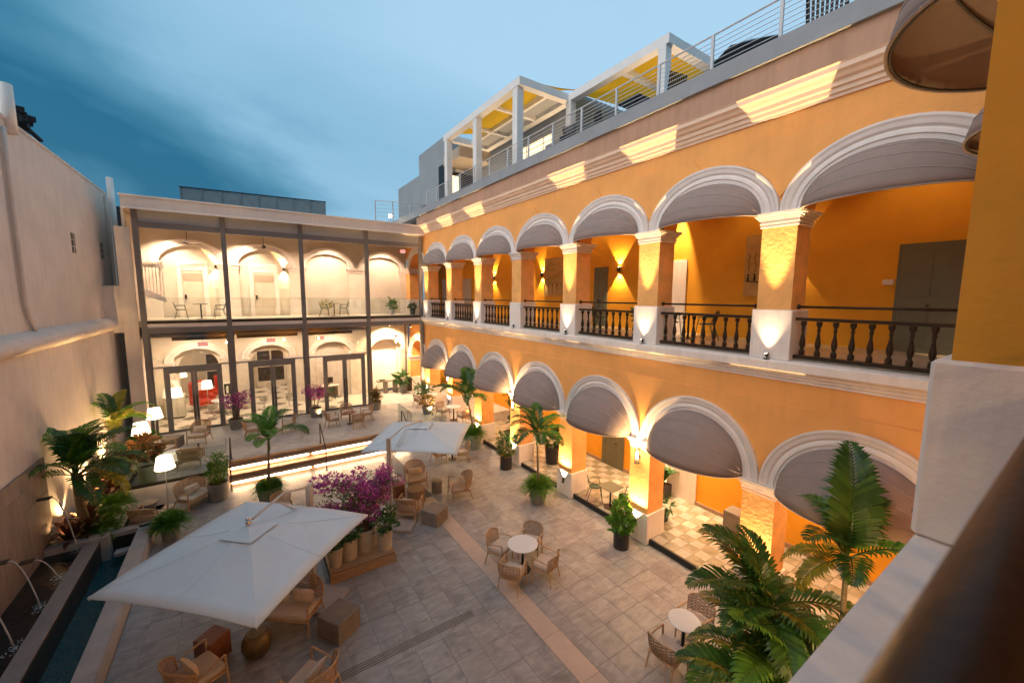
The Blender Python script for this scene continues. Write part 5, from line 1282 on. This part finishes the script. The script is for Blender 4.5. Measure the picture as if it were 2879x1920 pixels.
def potted_palm(x, y, z, r0, r1, h, m, trunk_top, spec, label, skirt=None, lean=(0, 0)):
    t = thing('potted_palm', label, 'palm', (x, y, z), 0, PG); pot(t, r0, r1, h, m)
    top = Vector((lean[0], lean[1], trunk_top))
    if trunk_top > h+.1: trunk(t, [(0, 0, h-.08), (lean[0]*.3, lean[1]*.3, h+.4*(trunk_top-h)), top*1.0], [.055, .042, .035])
    if trunk_top > h+.6: MB().tube([top-Vector((0, 0, .35)), top+Vector((0, 0, .05))], [.045, .03], 8).build('crownshaft', 'palm_l', t, True)
    for s in spec: add_frond(t, *s[:1], top-Vector((0, 0, .04)), R(s[1]), R(s[2]), *(s[3:]))
    if skirt: stuff(fern(MB(), (0, 0, h-.05), skirt, 420).build('fern_skirt', 'fern', t))
    return t
# palm in the green pot before the steps
potted_palm(.43, 15.45, 0, .25, .40, .72, 'potgreen', 2.35, [('big', 118, 18, 'palm', 0, 1.05), ('mid', 175, 5, 'palm_l', 1, 1.0), ('big', -95, -12, 'palm_l', 2, .8), ('mid', -40, -10, 'palm_l', 3, 1.0), ('mid', -140, 12, 'palm_l', 0, .95), ('big', 60, -15, 'palm', 1, .9), ('mid', 200, 30, 'palm_l', 2, .9), ('big', 15, -20, 'palm_l', 3, .85), ('mid', -10, 8, 'palm_l', 1, .9)], 'slim palm in a sage green pot in front of the lit steps', .52, (.07, 0))
# palm in the grey pot by the arcade
potted_palm(8.29, 10.65, 0, .24, .36, .60, 'potgrey', 2.45, [('big', -110, 22, 'palm', 0, 1.0), ('mid', -60, -8, 'palm', 1, 1.0), ('big', 90, 12, 'palm', 2, .9), ('mid', 30, -18, 'palm', 3, 1.05), ('mid', -150, 26, 'palm', 0, 1.0), ('mid', 170, 30, 'palm', 1, 1.0), ('mid', 130, 20, 'palm', 2, .9), ('big', -20, -10, 'palm', 3, .85), ('mid', -85, 2, 'palm', 1, 1.05)], 'palm in a round grey pot standing alone near the arcade pillars', .62, (-.06, 0))
# palm beside the fifth pillar
potted_palm(8.80, 16.35, 0, .30, .46, .75, 'potgreen', 2.45, [('long', -62, 22, 'palm', 0, 1.0), ('big', -85, 5, 'palm', 1, 1.0), ('big', 20, -22, 'palm', 2, 1.15), ('mid', 80, 15, 'palm', 3, 1.0), ('mid', 150, 30, 'palm', 0, 1.0), ('mid', -150, 25, 'palm', 1, .9), ('mid', -30, 0, 'palm', 2, 1.0), ('mid', 110, 40, 'palm', 3, .9), ('big', 45, -20, 'palm', 2, 1.1), ('mid', 185, 20, 'palm', 3, .9)], 'palm in a big green pot beside the fifth pillar behind the small umbrella', .62, (-.25, .1))
# foreground palms, lower right
potted_palm(7.6, 3.05, 0, .30, .40, .62, 'coping', 1.55, [('long', -95, 25, 'palm', 0, .95), ('long', -60, 12, 'palm', 1, .95), ('big', -130, 35, 'palm', 2, 1.1), ('long', 0, -5, 'palm', 3, 1.0), ('big', 35, -10, 'palm', 0, .9), ('big', 105, 15, 'palm', 1, .75), ('big', -30, -18, 'palm', 2, 1.2), ('big', 150, 25, 'palm', 3, 1.1), ('mid', 75, -15, 'palm', 0, .75), ('long', -80, -5, 'palm', 1, .8), ('big', 25, -25, 'palm', 2, 1.0), ('big', -160, 20, 'palm', 1, 1.0), ('big', 200, 30, 'palm', 0, 1.0)], 'spreading dark palm at the lower right in front of the first arcade pillar', None)
potted_palm(7.15, 2.55, 0, .26, .34, .55, 'coping', .85, [('long', -70, -12, 'palm_l', 0, 1.0), ('big', -110, 20, 'palm_l', 1, 1.0), ('long', -35, -15, 'palm', 2, 1.0), ('big', -150, 25, 'palm_l', 3, 1.0), ('long', 60, 5, 'palm', 0, 1.0), ('big', -60, 30, 'palm_l', 1, 1.1), ('big', 0, 10, 'palm', 2, 1.1), ('big', 110, 10, 'palm', 3, 1.1), ('big', 175, 15, 'palm', 0, 1.0), ('long', -88, 5, 'palm_l', 3, .9), ('long', 20, -10, 'palm', 1, .9), ('big', 45, 22, 'palm', 2, 1.0), ('big', -20, 35, 'palm', 2, 1.0)], 'bright green palm closest to the camera at the bottom right', None)
potted_palm(6.55, 2.35, 0, .24, .32, .5, 'coping', .72, [('big', -80, 20, 'palm_l', 1, 1.0), ('big', -40, 10, 'palm', 2, 1.1), ('big', -120, 25, 'palm_l', 3, 1.0), ('mid', 20, 0, 'palm', 0, 1.2), ('big', 70, 15, 'palm', 1, 1.1), ('mid', 150, 20, 'palm', 2, 1.2), ('mid', 200, 25, 'palm_l', 0, 1.1), ('mid', -10, 35, 'palm', 2, 1.2)], 'low palm clump cut by the bottom edge beside the white ledge', None)
potted_palm(8.05, 2.0, 0, .28, .36, .6, 'coping', 2.95, [('long', 62, -34, 'palm', 0, 1.12), ('big', 80, -26, 'palm_l', 1, .9), ('big', 20, -12, 'palm', 1, .8), ('big', 95, -2, 'palm', 2, 1.0), ('mid', -75, 8, 'palm', 3, 1.0), ('mid', -110, 22, 'palm', 0, 1.0), ('mid', 150, 20, 'palm', 1, 1.0), ('mid', 55, 10, 'palm', 2, 1.0), ('small', -20, 60, 'palm_y', 3, 1.2), ('small', -60, 66, 'palm_y', 0, 1.2), ('small', 60, 62, 'palm_y', 1, 1.1)], 'palm with one upright frond in front of the nearest ground floor awning', None, (.0, .05))
# palms in the planter by the left wall
LP = 'palms in the planting bed by the left wall'
def bed_palm(x, y, h, spec, label, stems=2):
    t = thing('palm_tree', label, 'palm', (x, y, .42), 0, LP)
    for i in range(stems): trunk(t, [(.08*i, .05*i, -.05), (.05*i-.02, -.03, h*.5), (-.05+.1*i, -.06*i, h)], [.06, .05, .04])
    for s in spec: add_frond(t, s[0], (random.uniform(-.06, .06), random.uniform(-.06, .06), h-.05), R(s[1]), R(s[2]), *(s[3:]))
bed_palm(-4.15, 15.8, 1.75, [('long', -60, -14, 'palm', 0, 1.0), ('long', 178, -25, 'palm', 1, 1.0), ('long', 60, 5, 'palm', 2, 1.0), ('long', 30, -12, 'palm', 3, 1.0), ('big', -150, 10, 'palm', 0, 1.1), ('big', 85, 25, 'palm', 1, 1.1), ('big', 130, 30, 'palm', 2, 1.1), ('big', 5, 12, 'palm', 3, 1.2), ('big', -20, -20, 'palm', 0, 1.2), ('mid', 105, 62, 'palm_y', 1, 1.2), ('mid', 60, 58, 'palm_y', 2, 1.2), ('mid', 150, 60, 'palm', 3, 1.2), ('big', 95, -10, 'palm', 2, 1.1), ('big', -100, 40, 'palm', 1, .9), ('long', 100, -22, 'palm_l', 0, .95), ('big', 45, -30, 'palm_l', 2, 1.1), ('big', 125, 5, 'palm_l', 3, 1.1), ('mid', 70, 40, 'palm_l', 1, 1.2)], 'large leafy palm at the left in front of the cream wall by the pool end', 3)
bed_palm(-4.2, 20.3, 2.0, [('long', 20, -15, 'palm_y', 0, .8), ('big', 80, 0, 'palm_l', 1, .9), ('big', 140, 10, 'palm_y', 2, .9), ('big', -90, -10, 'palm', 3, .9), ('big', 170, 25, 'palm_y', 0, .9), ('mid', 50, 35, 'palm_y', 1, 1.1), ('mid', 110, 30, 'palm_l', 2, 1.0), ('big', -30, -22, 'palm', 3, .9), ('mid', 0, 20, 'palm_l', 1, 1.0)], 'yellow green palm lit from below near the glass building on the left', 1)
# bromeliads and ferns in the bed
BG = 'plants in the bed by the left wall'
def rosette(x, y, z, r, n, m, label, name='bromeliad'):
    t = thing(name, label, 'plant', (x, y, z), 0, BG); mb = MB(); rnd = random.Random(int(x*100+y*10))
    for k in range(n):
        a = 2.4*k; e = R(12)+R(70)*(k/n); l = r*rnd.uniform(.8, 1.1); d = Vector((math.cos(a)*math.cos(e), math.sin(a)*math.cos(e), math.sin(e))); s = d.cross(Vector((0, 0, 1))).normalized()
        p = [Vector((0, 0, .02)), d*l*.45, d*l*.8+Vector((0, 0, -.05*l)), d*l+Vector((0, 0, -.18*l))]; w = [.02, .045*r/.5, .035*r/.5, .003]
        vs = []; 
        for q, ww in zip(p, w): vs += [q-s*ww, q+s*ww]
        mb.add(vs, [(2*i, 2*i+1, 2*i+3, 2*i+2) for i in range(3)])
    mb.build('leaf_rosette', m, t)
for x, y, z, r, lb in ((-4.3, 15.45, .42, .75, 'dark bronze bromeliad at the pool corner, nearest the spout'), (-3.95, 15.75, .42, .62, 'dark bronze bromeliad under the big left palm, towards the pool'), (-4.2, 16.6, .42, .65, 'dark bronze bromeliad behind the trunk of the big left palm'), (-4.0, 17.6, .42, .6, 'dark bronze bromeliad in the middle of the planting bed'), (-4.05, 18.9, .5, .8, 'tall dark plant next to the corner of the terrace glass, front one'), (-4.1, 19.9, .6, .85, 'tall dark plant next to the terrace glass, rear one')):
    rosette(x, y, z, r, 34, 'darkleaf', lb)
def fern_thing(x, y, z, r, label, n=520):
    t = thing('fern', label, 'fern', (x, y, z), 0, BG); stuff(fern(MB(), (0, 0, 0), r, n).build('fronds', 'fern', t))
fern_thing(-3.72, 15.75, .46, .48, 'feathery green fern spilling over the curb nearest the pool'); fern_thing(-3.75, 16.5, .46, .45, 'feathery green fern in the middle of the planter curb'); fern_thing(-3.75, 17.3, .50, .5, 'feathery green fern on the planter curb nearest the terrace'); fern_thing(-3.75, 22.4, TZ+.3, .6, 'feathery fern beside the far lamp by the glass doors')
def vine(x, y, z, label):
    t = thing('trailing_vine', label, 'plant', (x, y, z), 0, BG); leaf_cloud(160, blob((0, 0, 0), (.16, .13, .3)), .07, .6).build('foliage', 'fern', t)
vine(-3.55, 15.2, .38, 'small trailing vine hanging over the corner between the two pool basins')
# pots with plants
def potted(name, label, cat, x, y, z, r0, r1, h, m, group=None): t = thing(name, label, cat, (x, y, z), 0, group); pot(t, r0, r1, h, m); return t
t = potted('potted_fern', 'round fern in a grey pot at the pool corner by the large umbrella', 'plant', -2.13, 14.9, 0, .19, .25, .50, 'potgrey'); stuff(fern(MB(), (0, 0, .5), .50, 620).build('fern_fronds', 'fern', t))
t = potted('potted_shrub', 'white flowering shrub in a grey cylinder pot left of the steps', 'plant', -1.06, 17.02, 0, .29, .30, .62, 'potgrey')
leaf_cloud(900, multi([((0, 0, 1.05), (.32, .32, .45)), ((.05, 0, 1.4), (.28, .28, .3))]), .11, .35).build('foliage', 'fern', t); leaf_cloud(60, multi([((0, 0, 1.5), (.34, .34, .25))]), .09, .9).build('flowers', 'flower', t)
s = MB()
for k in range(12): a = k*2.4; s.tube([(.05*math.cos(a), .05*math.sin(a), .55), (.22*math.cos(a), .22*math.sin(a), 1.35)], .008, 4)
s.build('stems', 'palm_y', t)
t = potted('planter_pot', 'empty tall sage green planter behind the terrace glass', 'planter', -3.03, 18.0, TZ, .23, .26, .62, 'potgreen')
t = potted('potted_plant', 'copper leaved plant in a pot on the terrace by the glass corner', 'plant', -3.2, 19.05, TZ, .22, .26, .5, 'potgreen'); rn = random.Random(3)
leaf_cloud(170, blob((0, 0, 1.0), (.42, .42, .40)), .30, .42).build('foliage', 'copper', t); leaf_cloud(110, blob((.1, 0, .75), (.4, .4, .3)), .22, .45).build('lower_leaves', 'bougleaf', t)
def boug_pot(x, y, label, lean):
    t = potted('potted_bougainvillea', label, 'plant', x, y, TZ, .24, .31, .50, 'potgrey', 'magenta bougainvilleas in grey pots before the glass doors')
    s = MB(); rnd = random.Random(int(x*50)); bl = []
    for k in range(9):
        a = 2*PI*k/9+rnd.random(); e = rnd.uniform(.25, .55); p = [Vector((.05*math.cos(a), .05*math.sin(a), .45)), Vector((.20*math.cos(a), .20*math.sin(a), .9)), Vector((e*math.cos(a)+lean*.3, e*math.sin(a), rnd.uniform(1.25, 1.65)))]
        s.tube(p, [.014, .010, .005], 5); bl.append((tuple(p[2]), (.22, .22, .17))); bl.append((tuple(p[1].lerp(p[2], .5)), (.16, .16, .2)))
    s.build('stems', 'twig', t); leaf_cloud(820, multi(bl, rnd), .075, .85, rnd).build('bracts', 'boug', t); leaf_cloud(320, multi(bl, rnd), .07, .55, rnd).build('leaves', 'darkleaf', t)
boug_pot(-.54, 23.25, 'magenta bougainvillea in a grey pot between the left and middle glass doors', .5); boug_pot(2.98, 23.25, 'magenta bougainvillea in a grey pot between the middle and right glass doors', -.2)
t = potted('potted_croton', 'yellow brown leaved plant in a grey pot right of the glass doors', 'plant', 6.06, 23.0, TZ, .25, .31, .50, 'potgrey'); mb = MB(); rn = random.Random(9)
for _ in range(190):
    a = rn.random()*2*PI; e = rn.uniform(-.2, 1.3); p = Vector((rn.uniform(-.16, .16), rn.uniform(-.16, .16), rn.uniform(.5, 1.05))); d = Vector((math.cos(a)*math.cos(e), math.sin(a)*math.cos(e), math.sin(e))); sd_ = d.cross(Vector((0, 0, 1))).normalized(); l = rn.uniform(.3, .5); w = .055
    mb.add([p, p+d*l*.45+sd_*w, p+d*l*.45-sd_*w, p+d*l+Vector((0, 0, -.10)), p+d*l*.75+sd_*w*.7+Vector((0, 0, -.03)), p+d*l*.75-sd_*w*.7+Vector((0, 0, -.03))], [(0, 1, 2), (1, 4, 5, 2), (4, 3, 5)])
mb.build('leaves', 'croton', t)
t = potted('potted_plant', 'broad leaved plant in a grey pot beside the porch post', 'plant', 8.75, 26.2, TZ, .2, .27, .6, 'potgrey'); leaf_cloud(60, blob((0, 0, .95), (.4, .4, .3)), .55, .32).build('foliage', 'leaf', t)
t = potted('potted_shrub', 'round leaved shrub in a black pot beside the second pillar', 'plant', 8.76, 7.30, 0, .22, .22, .50, 'potblack'); leaf_cloud(230, multi([((0, 0, .72), (.33, .33, .25)), ((0, .05, 1.1), (.24, .24, .28)), ((0, .05, 1.35), (.16, .16, .16))]), .19, .85).build('foliage', 'fern', t)
t = potted('potted_plant', 'bushy narrow leaved plant in a dark cylinder pot by the fourth pillar', 'plant', 8.88, 13.62, 0, .25, .25, .56, 'potblack'); s = MB()
leaf_cloud(420, multi([((-.02, .05, .95), (.32, .32, .38)), ((-.1, .1, 1.35), (.2, .2, .25))]), .22, .22).build('foliage', 'leaf', t); leaf_cloud(120, blob((0, 0, .8), (.34, .34, .3)), .2, .22).build('pale_leaves', 'palm_y', t)
t = thing('potted_plant', 'zamia like plant in a square black planter inside the arcade by the lit panel', 'plant', (12.08, 8.35, .17)); MB().bbox(-.24, .24, -.24, .24, 0, .45, .01).build('pot', 'potblack', t); MB().box(-.2, .2, -.2, .2, .45, .455).build('soil', 'soil', t)
for k in range(9): add_frond(t, 'small', (0, 0, .42), R(40*k+10), R(-28+8*(k % 4)), 'leaf', k % 4, .95)
t = potted('potted_tree', 'slender leafy plant in a large pot inside the fourth arch', 'plant', 10.45, 15.4, .17, .32, .40, .62, 'potblack'); s = MB()
for k in range(5): a = 1.3*k; s.tube([(.06*math.cos(a), .06*math.sin(a), .5), (.18*math.cos(a), .18*math.sin(a), 1.7), (.3*math.cos(a), .3*math.sin(a), 2.6)], .014, 5)
s.build('stems', 'twig', t); leaf_cloud(260, multi([((0, 0, 2.45), (.45, .45, .5)), ((.1, -.2, 1.9), (.35, .35, .25)), ((0, .1, 1.1), (.35, .35, .2))]), .25, .4).build('foliage', 'leaf', t)
t = potted('potted_plant', 'dark leaved plant behind the third pillar inside the arcade', 'plant', 10.6, 12.7, .17, .25, .3, .7, 'potblack'); leaf_cloud(140, blob((0, 0, 1.1), (.35, .35, .45)), .3, .35).build('foliage', 'leaf', t)
t = potted('potted_plant', 'small dark plant at the pillar foot opposite the square table', 'plant', 10.75, 7.35, .17, .16, .2, .3, 'potblack'); leaf_cloud(60, blob((0, 0, .5), (.25, .25, .22)), .3, .25).build('foliage', 'leaf', t)
t = potted('potted_plant', 'small potted plant on the terrace beside the arcade, lit from below', 'plant', 8.2, 20.6, TZ, .22, .29, .45, 'potgrey'); leaf_cloud(160, blob((0, 0, .75), (.35, .35, .3)), .22, .4).build('foliage', 'croton', t)
t = potted('potted_plant', 'leafy plant at the corner table next to the arcade end', 'plant', 8.75, 22.75, TZ, .2, .26, .45, 'potgrey'); leaf_cloud(200, multi([((0, 0, .85), (.4, .4, .35)), ((.3, -.3, .9), (.3, .3, .3))]), .26, .35).build('foliage', 'leaf', t)
t = potted('potted_plant', 'bright leafy plant in a white pot on the fourth balcony bay', 'plant', 7.9, 25.4, 6.0, .14, .2, .34, 'white'); leaf_cloud(150, multi([((0, 0, .55), (.25, .25, .22)), ((0, 0, .8), (.12, .12, .2))]), .26, .3).build('foliage', 'palm_l', t)
t = potted('potted_plant', 'low round plant in a dark pot at the right end of the balcony', 'plant', 9.05, 24.9, 6.0, .15, .19, .36, 'potgrey'); leaf_cloud(170, blob((0, 0, .5), (.26, .26, .2)), .16, .4).build('foliage', 'leaf', t)
t = potted('potted_plant', 'wispy pale plant behind the green balcony chair in the third bay', 'plant', 4.25, 26.4, 6.0, .15, .2, .3, 'white'); leaf_cloud(90, blob((0, 0, .6), (.3, .3, .25)), .25, .2).build('foliage', 'palm_y', t)
t = potted('potted_plant', 'pale leaved plant by the third balustrade near the lit recess', 'plant', 10.5, 8.3, 6.0, .15, .2, .4, 'white'); leaf_cloud(90, blob((0, 0, .65), (.25, .25, .25)), .25, .3).build('foliage', 'leaf', t)

# bougainvillea group on its timber platform
pf = thing('timber_platform', 'low timber platform of boards under the row of pale pots', 'platform', (2.3, 11.0, 0))
for i in range(6): MB().bbox(-.84, .78, -.76+.235*i, -.76+.235*i+.228, .27, .30, .004).build('deck_board', 'teakdeck', pf)
for i in range(3): MB().bbox(-.85, .785, -.785, -.765, .005+.088*i, .085+.088*i, .003).build('face_board', 'teakdeck', pf)
for i in range(3): MB().bbox(.785, .80, -.785, .64, .005+.088*i, .085+.088*i, .003).build('side_board', 'teakdeck', pf)
MB().box(-.83, .76, -.76, .64, 0, .265).build('frame', 'dark', pf)
CP = 'pale cement pots on the timber platform'
def cpot(x, y, r0, r1, h, label, fol=None):
    t = potted('potted_shrub', label, 'plant', x, y, .30, r0, r1, h, 'potpale', CP)
    if fol: leaf_cloud(fol[0], multi(fol[1]), .12, .5).build('foliage', 'leaf', t)
    return t
cpot(2.90, 10.52, .17, .22, .56, 'pale pot at the right front corner of the timber platform with a dark green shrub', (420, [((0, 0, .72), (.36, .34, .22)), ((.15, .1, .9), (.25, .25, .2))]))
b = cpot(2.46, 10.82, .24, .25, .60, 'widest pale pot of the platform row holding the big magenta bougainvillea')
cpot(2.0, 10.66, .20, .22, .55, 'pale pot second from the left on the timber platform', (260, [((0, 0, .68), (.32, .3, .18))]))
cpot(1.63, 10.50, .14, .20, .52, 'leftmost pale pot on the platform half under the umbrella edge', (160, [((0, 0, .62), (.24, .24, .15))]))
rnd = random.Random(21); s = MB(); bl = []; gl_ = []
base = Vector((0, 0, .5))
for k in range(26):
    a = rnd.random()*2*PI; e = rnd.random()**.6
    tip = Vector((-.15+1.05*e*math.cos(a), .25+.65*e*math.sin(a), rnd.uniform(.95, 2.05)))
    mid = Vector((tip.x*.4, tip.y*.4, .5+tip.z*.40)); s.tube([base+Vector((rnd.uniform(-.08, .08), rnd.uniform(-.08, .08), 0)), mid, tip], [.018, .012, .005], 5)
    (bl if rnd.random() < .72 else gl_).append((tuple(tip), (.24, .22, .18))); gl_.append((tuple(mid.lerp(tip, .6)), (.24, .22, .22)))
    if rnd.random() < .5: bl.append((tuple(mid.lerp(tip, .75)), (.2, .2, .16)))
bl += [((1.05, .2, 1.62), (.16, .14, .10)), ((-1.05, .3, 1.85), (.2, .16, .12)), ((-.2, .3, 1.75), (.4, .3, .2)), ((.35, .3, 1.5), (.35, .3, .25)), ((0, .1, 1.2), (.4, .3, .25)), ((.2, 0, .95), (.3, .25, .2))]
s.tube([base, Vector((.6, .1, 1.3)), Vector((1.1, .2, 1.62))], [.014, .008, .004], 5); s.tube([base, Vector((-.6, .2, 1.3)), Vector((-1.1, .3, 1.9))], [.014, .008, .004], 5)
s.build('stems', 'twig', b); leaf_cloud(4200, multi(bl, rnd), .07, .9, rnd).build('bracts', 'boug', b); leaf_cloud(2300, multi(gl_, rnd), .075, .55, rnd).build('leaves', 'bougleaf', b)

# ------------------------------------------------------------------ wall lights, uplights and their lamps
UG = 'small black uplights on the balcony ledge'
def up_fixture(x, y, z, label, group, s=1.0):
    t = thing('uplight', label, 'uplight', (x, y, z), 0, group); MB().box(-.05, .05, -.05, .05, 0, .012).build('base_plate', 'black', t); MB().tube([(0, 0, .01), (0, 0, .07)], .012, 6).build('stem', 'black', t); MB().lathe([(.035, .06), (.04, .14), (.034, .14), (.03, .125)], 10, cap=False).build('lamp_head', 'black', t)
for k in (1, 2, 3, 4, 5, 6, 7):
    up_fixture(9.335, YC(k), 5.895, 'black uplight at the foot of the upper pillar %s%s' % (ORD[k-1], ', switched off' if k == 4 else ''), UG)
    if k != 4: spot('uplight_lamp', (9.13, YC(k), 6.06), (.012, 0, 1), 760, 14, .5, WARM, .015); spot('base_lamp', (9.29, YC(k), 5.99), (.05, 0, 1), 75, 34, 1.0, WARM2, .02)
LG = 'small black uplights on the ground floor pillar bases'
for k in range(0, 8):
    z = .55+(0 if k < 6 else TZ)
    up_fixture(9.365, YC(k), z-.06, 'black uplight on the ground floor pillar base '+ORD[k-1] if k else 'black uplight on the ground floor pillar hidden by the ledge', LG)
    spot('uplight_lamp', (9.34, YC(k), z+.10), (.03, 0, 1), 420, 44, .9, WARM, .02)
def sconce(x, y, z, dx, dy, label, group, p=42, both=True):
    t = thing('wall_sconce', label, 'wall light', (x, y, z), face(dx, dy), group); MB().bbox(-.05, .05, 0, .11, -.09, .09, .006).build('body', 'dark', t); MB().box(-.035, .035, .02, .09, .09, .094).build('lens', 'bulb', t)
    c = Vector((x, y, z))+Vector((dx, dy, 0))*.10
    spot('sconce_up', c+Vector((0, 0, .11)), (-dx*.25, -dy*.25, 1), p, 38, .12, WARM, .015)
    if both: spot('sconce_down', c-Vector((0, 0, .11)), (-dx*.25, -dy*.25, -1), p, 38, .12, WARM, .015)
SG = 'wall sconces in the upper gallery'
sconce(12.49, 11.0, 8.28, -1, 0, 'bright up and down sconce beside the green door in the upper gallery', SG, 90); sconce(12.49, 20.5, 8.28, -1, 0, 'sconce on the gallery wall seen through the fifth upper arch', SG, 80)
sconce(12.49, .9, 8.28, -1, 0, 'sconce hidden behind the foreground pillar', SG, 80); sconce(12.49, 15.9, 8.28, -1, 0, 'added fill sconce hidden behind an upper pillar by the lit recess', SG, 70); sconce(12.49, 5.0, 8.4, -1, 0, 'added fill sconce hidden behind the second upper pillar', SG, 30)  # last two sconces are unseen, added for warm ambience in the gallery
SB = 'sconces beside the balcony doors'
sconce(-1.05, YW+.21, 8.72, 0, -1, 'glowing sconce right of the left balcony door', SB, 55); sconce(2.18, YW+.21, 8.72, 0, -1, 'glowing sconce right of the second balcony door', SB, 55)
# ceiling spots
DG = 'small black ceiling spotlights'
def ceil_spot(x, y, z, d, p, half, label, blend=.6, vis=True, col=None):
    if vis:
        t = thing('ceiling_spotlight', label, 'spotlight', (x, y, z), 0, DG); MB().lathe([(.05, -.16), (.05, 0)], 10).build('housing', 'black', t); MB().lathe([(.04, -.165), (.04, -.161)], 10).build('lens', 'bulb', t)
    spot('ceiling_lamp', (x, y, z-.19), d, p, half, blend, col or WARM2, .04)
for x, nm in ((-3.0, 'first'), (.2, 'second'), (4.6, 'third'), (7.88, 'fourth')): ceil_spot(x, 25.95, 10.55, (0, .42, -1), 180, 50, 'ceiling spotlight over the balcony, %s bay' % nm, col=WARM3)
for x, nm in ((-1.5, 'first'), (2.9, 'second')): ceil_spot(x, 24.7, 10.55, (0, .3, -1), 130, 62, 'ceiling spotlight near the balcony edge, %s bay' % nm, col=WARM3)
ceil_spot(8.0, 26.3, 5.4, (0, .35, -1), 420, 62, 'ceiling spotlight washing the porch wall'); ceil_spot(8.9, 24.9, 5.4, (0, .1, -1), 260, 60, 'ceiling spotlight at the open porch edge')
for j in range(7): ceil_spot(11.5, BC(j), 5.05, (.12, 0, -1), 175, 66, 'ceiling spotlight inside the ground floor arcade, arch '+ORD[j])
ceil_spot(12.1, 7.95, 5.05, (.12, 0, -1), 420, 34, 'ceiling spotlight above the bright panel in the second arch')
for j in range(7): ceil_spot(11.4, BC(j), 10.92, (.10, 0, -1), 17, 60, 'ceiling spotlight inside the upper gallery, arch '+ORD[j])
ceil_spot(12.15, 8.37, 10.92, (.10, 0, -1), 700, 16, 'ceiling spotlight above the lit recess in the third upper arch'); ceil_spot(12.15, 17.15, 10.92, (.10, 0, -1), 700, 16, 'ceiling spotlight above the lit recess in the fifth upper arch')
# lobby downlights: flat round panels
def downlight(x, y, z, p, r, label):
    t = thing('ceiling_panel_light', label, 'ceiling light', (x, y, z), 0, 'round ceiling lights of the lobby'); MB().lathe([(r+.03, -.03), (r+.03, 0)], 20).build('frame', 'dark', t); MB().lathe([(r, -.036), (r, -.031)], 20).build('diffuser', 'shade', t)
    area('lobby_lamp', (x, y, z-.06), r*1.6, r*1.6, p, WARM3)
for x, y in ((-2.2, 25.7), (1.2, 25.7), (4.5, 25.7), (-1.8, 30), (1.6, 30), (4.4, 28.6)): downlight(x, y, 5.2, 50 if y < 26 else 36, .3, 'round lobby ceiling light %s, %s' % ('near the glass' if y < 26 else 'behind the arches', 'left' if x < 0 else 'middle' if x < 2 else 'right'))
# ground uplights in the bed, under plants and on the roof
gu = [(-4.45, 20.9, .46, (-.06, 0, 1), 280, 44, 'uplight in the bed washing the left wall near the yellow palm'), (-4.45, 16.6, .46, (-.08, -.1, 1), 95, 55, 'uplight in the bed behind the large left palm'), (-4.4, 18.4, .46, (-.10, -.05, 1), 340, 58, 'uplight in the middle of the bed washing the left wall'), (-4.4, 15.5, .46, (-.03, 0, 1), 16, 60, 'uplight at the pool end of the bed'),
      (3.2, 22.9, TZ, (-.2, .2, 1), 18, 60, 'uplight beside the right bougainvillea pot'), (8.35, 20.2, TZ, (0, .3, 1), 45, 60, 'uplight on the terrace by the small potted plant'), (8.5, 22.5, TZ, (.2, .1, 1), 30, 60, 'uplight on the terrace near the arcade corner'), (12.1, 8.8, .18, (.3, -.2, 1), 60, 70, 'uplight on the floor beside the square black planter')]
for x, y, z, d, p, h, lb in gu:
    up_fixture(x, y, z, lb, 'ground spotlights among the plants'); spot('ground_spot', (x, y, z+.16), d, p, h, .7, WARM, .03)
for y, x in ((20.5, 12.35), (14.4, 12.35), (9.4, 12.8)):
    t = thing('rooftop_uplight', 'small rooftop lamp below the pergola, %s' % ('far one' if y > 20 else 'middle one' if y > 14 else 'near one'), 'uplight', (x-.2, y, 12.25), 0, 'rooftop lamps'); MB().lathe([(.05, 0), (.06, .2)], 10).build('body', 'dark', t); MB().lathe([(.04, .2), (.04, .206)], 10).build('lens', 'bulb', t)
    spot('roof_lamp', (x-.2, y, 12.5), (-.35, -.1, 1), 95, 65, .8, WARM2, .05)
t = thing('rooftop_wall_lamp', 'small bulb at the far rooftop railing', 'wall light', (8.3, 26.6, 12.2)); MB().lathe([(.05, 0), (.09, .12), (.05, .2)], 10).build('bulb', 'bulb', t); MB().tube([(0, 0, -.8), (0, 0, 0)], .02, 6).build('stem', 'dark', t)
for x, nm in ((-1.4, 'left'), (3.45, 'middle'), (6.7, 'right')):
    lantern(x, .56, 2.42, 'added fill lantern on a pillar below the camera, %s one' % nm, 'added fill lanterns under the near gallery'); point('lantern_light', (x, .85, 2.6), 22, WARM, .08)  # unseen lanterns, added as warm fill for the arcade facade
up_fixture(3.45, .53, 5.885, 'black uplight on the white ledge in front of the foreground pillar', 'uplights of the near gallery')
# gallery lamp behind the photographer, lighting the foreground pillar
t = thing('gallery_wall_lamp', 'wall lamp of the near gallery behind the camera', 'wall light', (1.4, -3.1, 8.6)); MB().bbox(-.06, .06, -.1, .1, -.12, .12, .01).build('body', 'dark', t); MB().box(-.04, .04, .1, .104, -.08, .08).build('lens', 'bulb', t)
point('gallery_lamp', (1.4, -2.7, 8.5), 16, WARM, .08)
for p in (din, din_d): pass
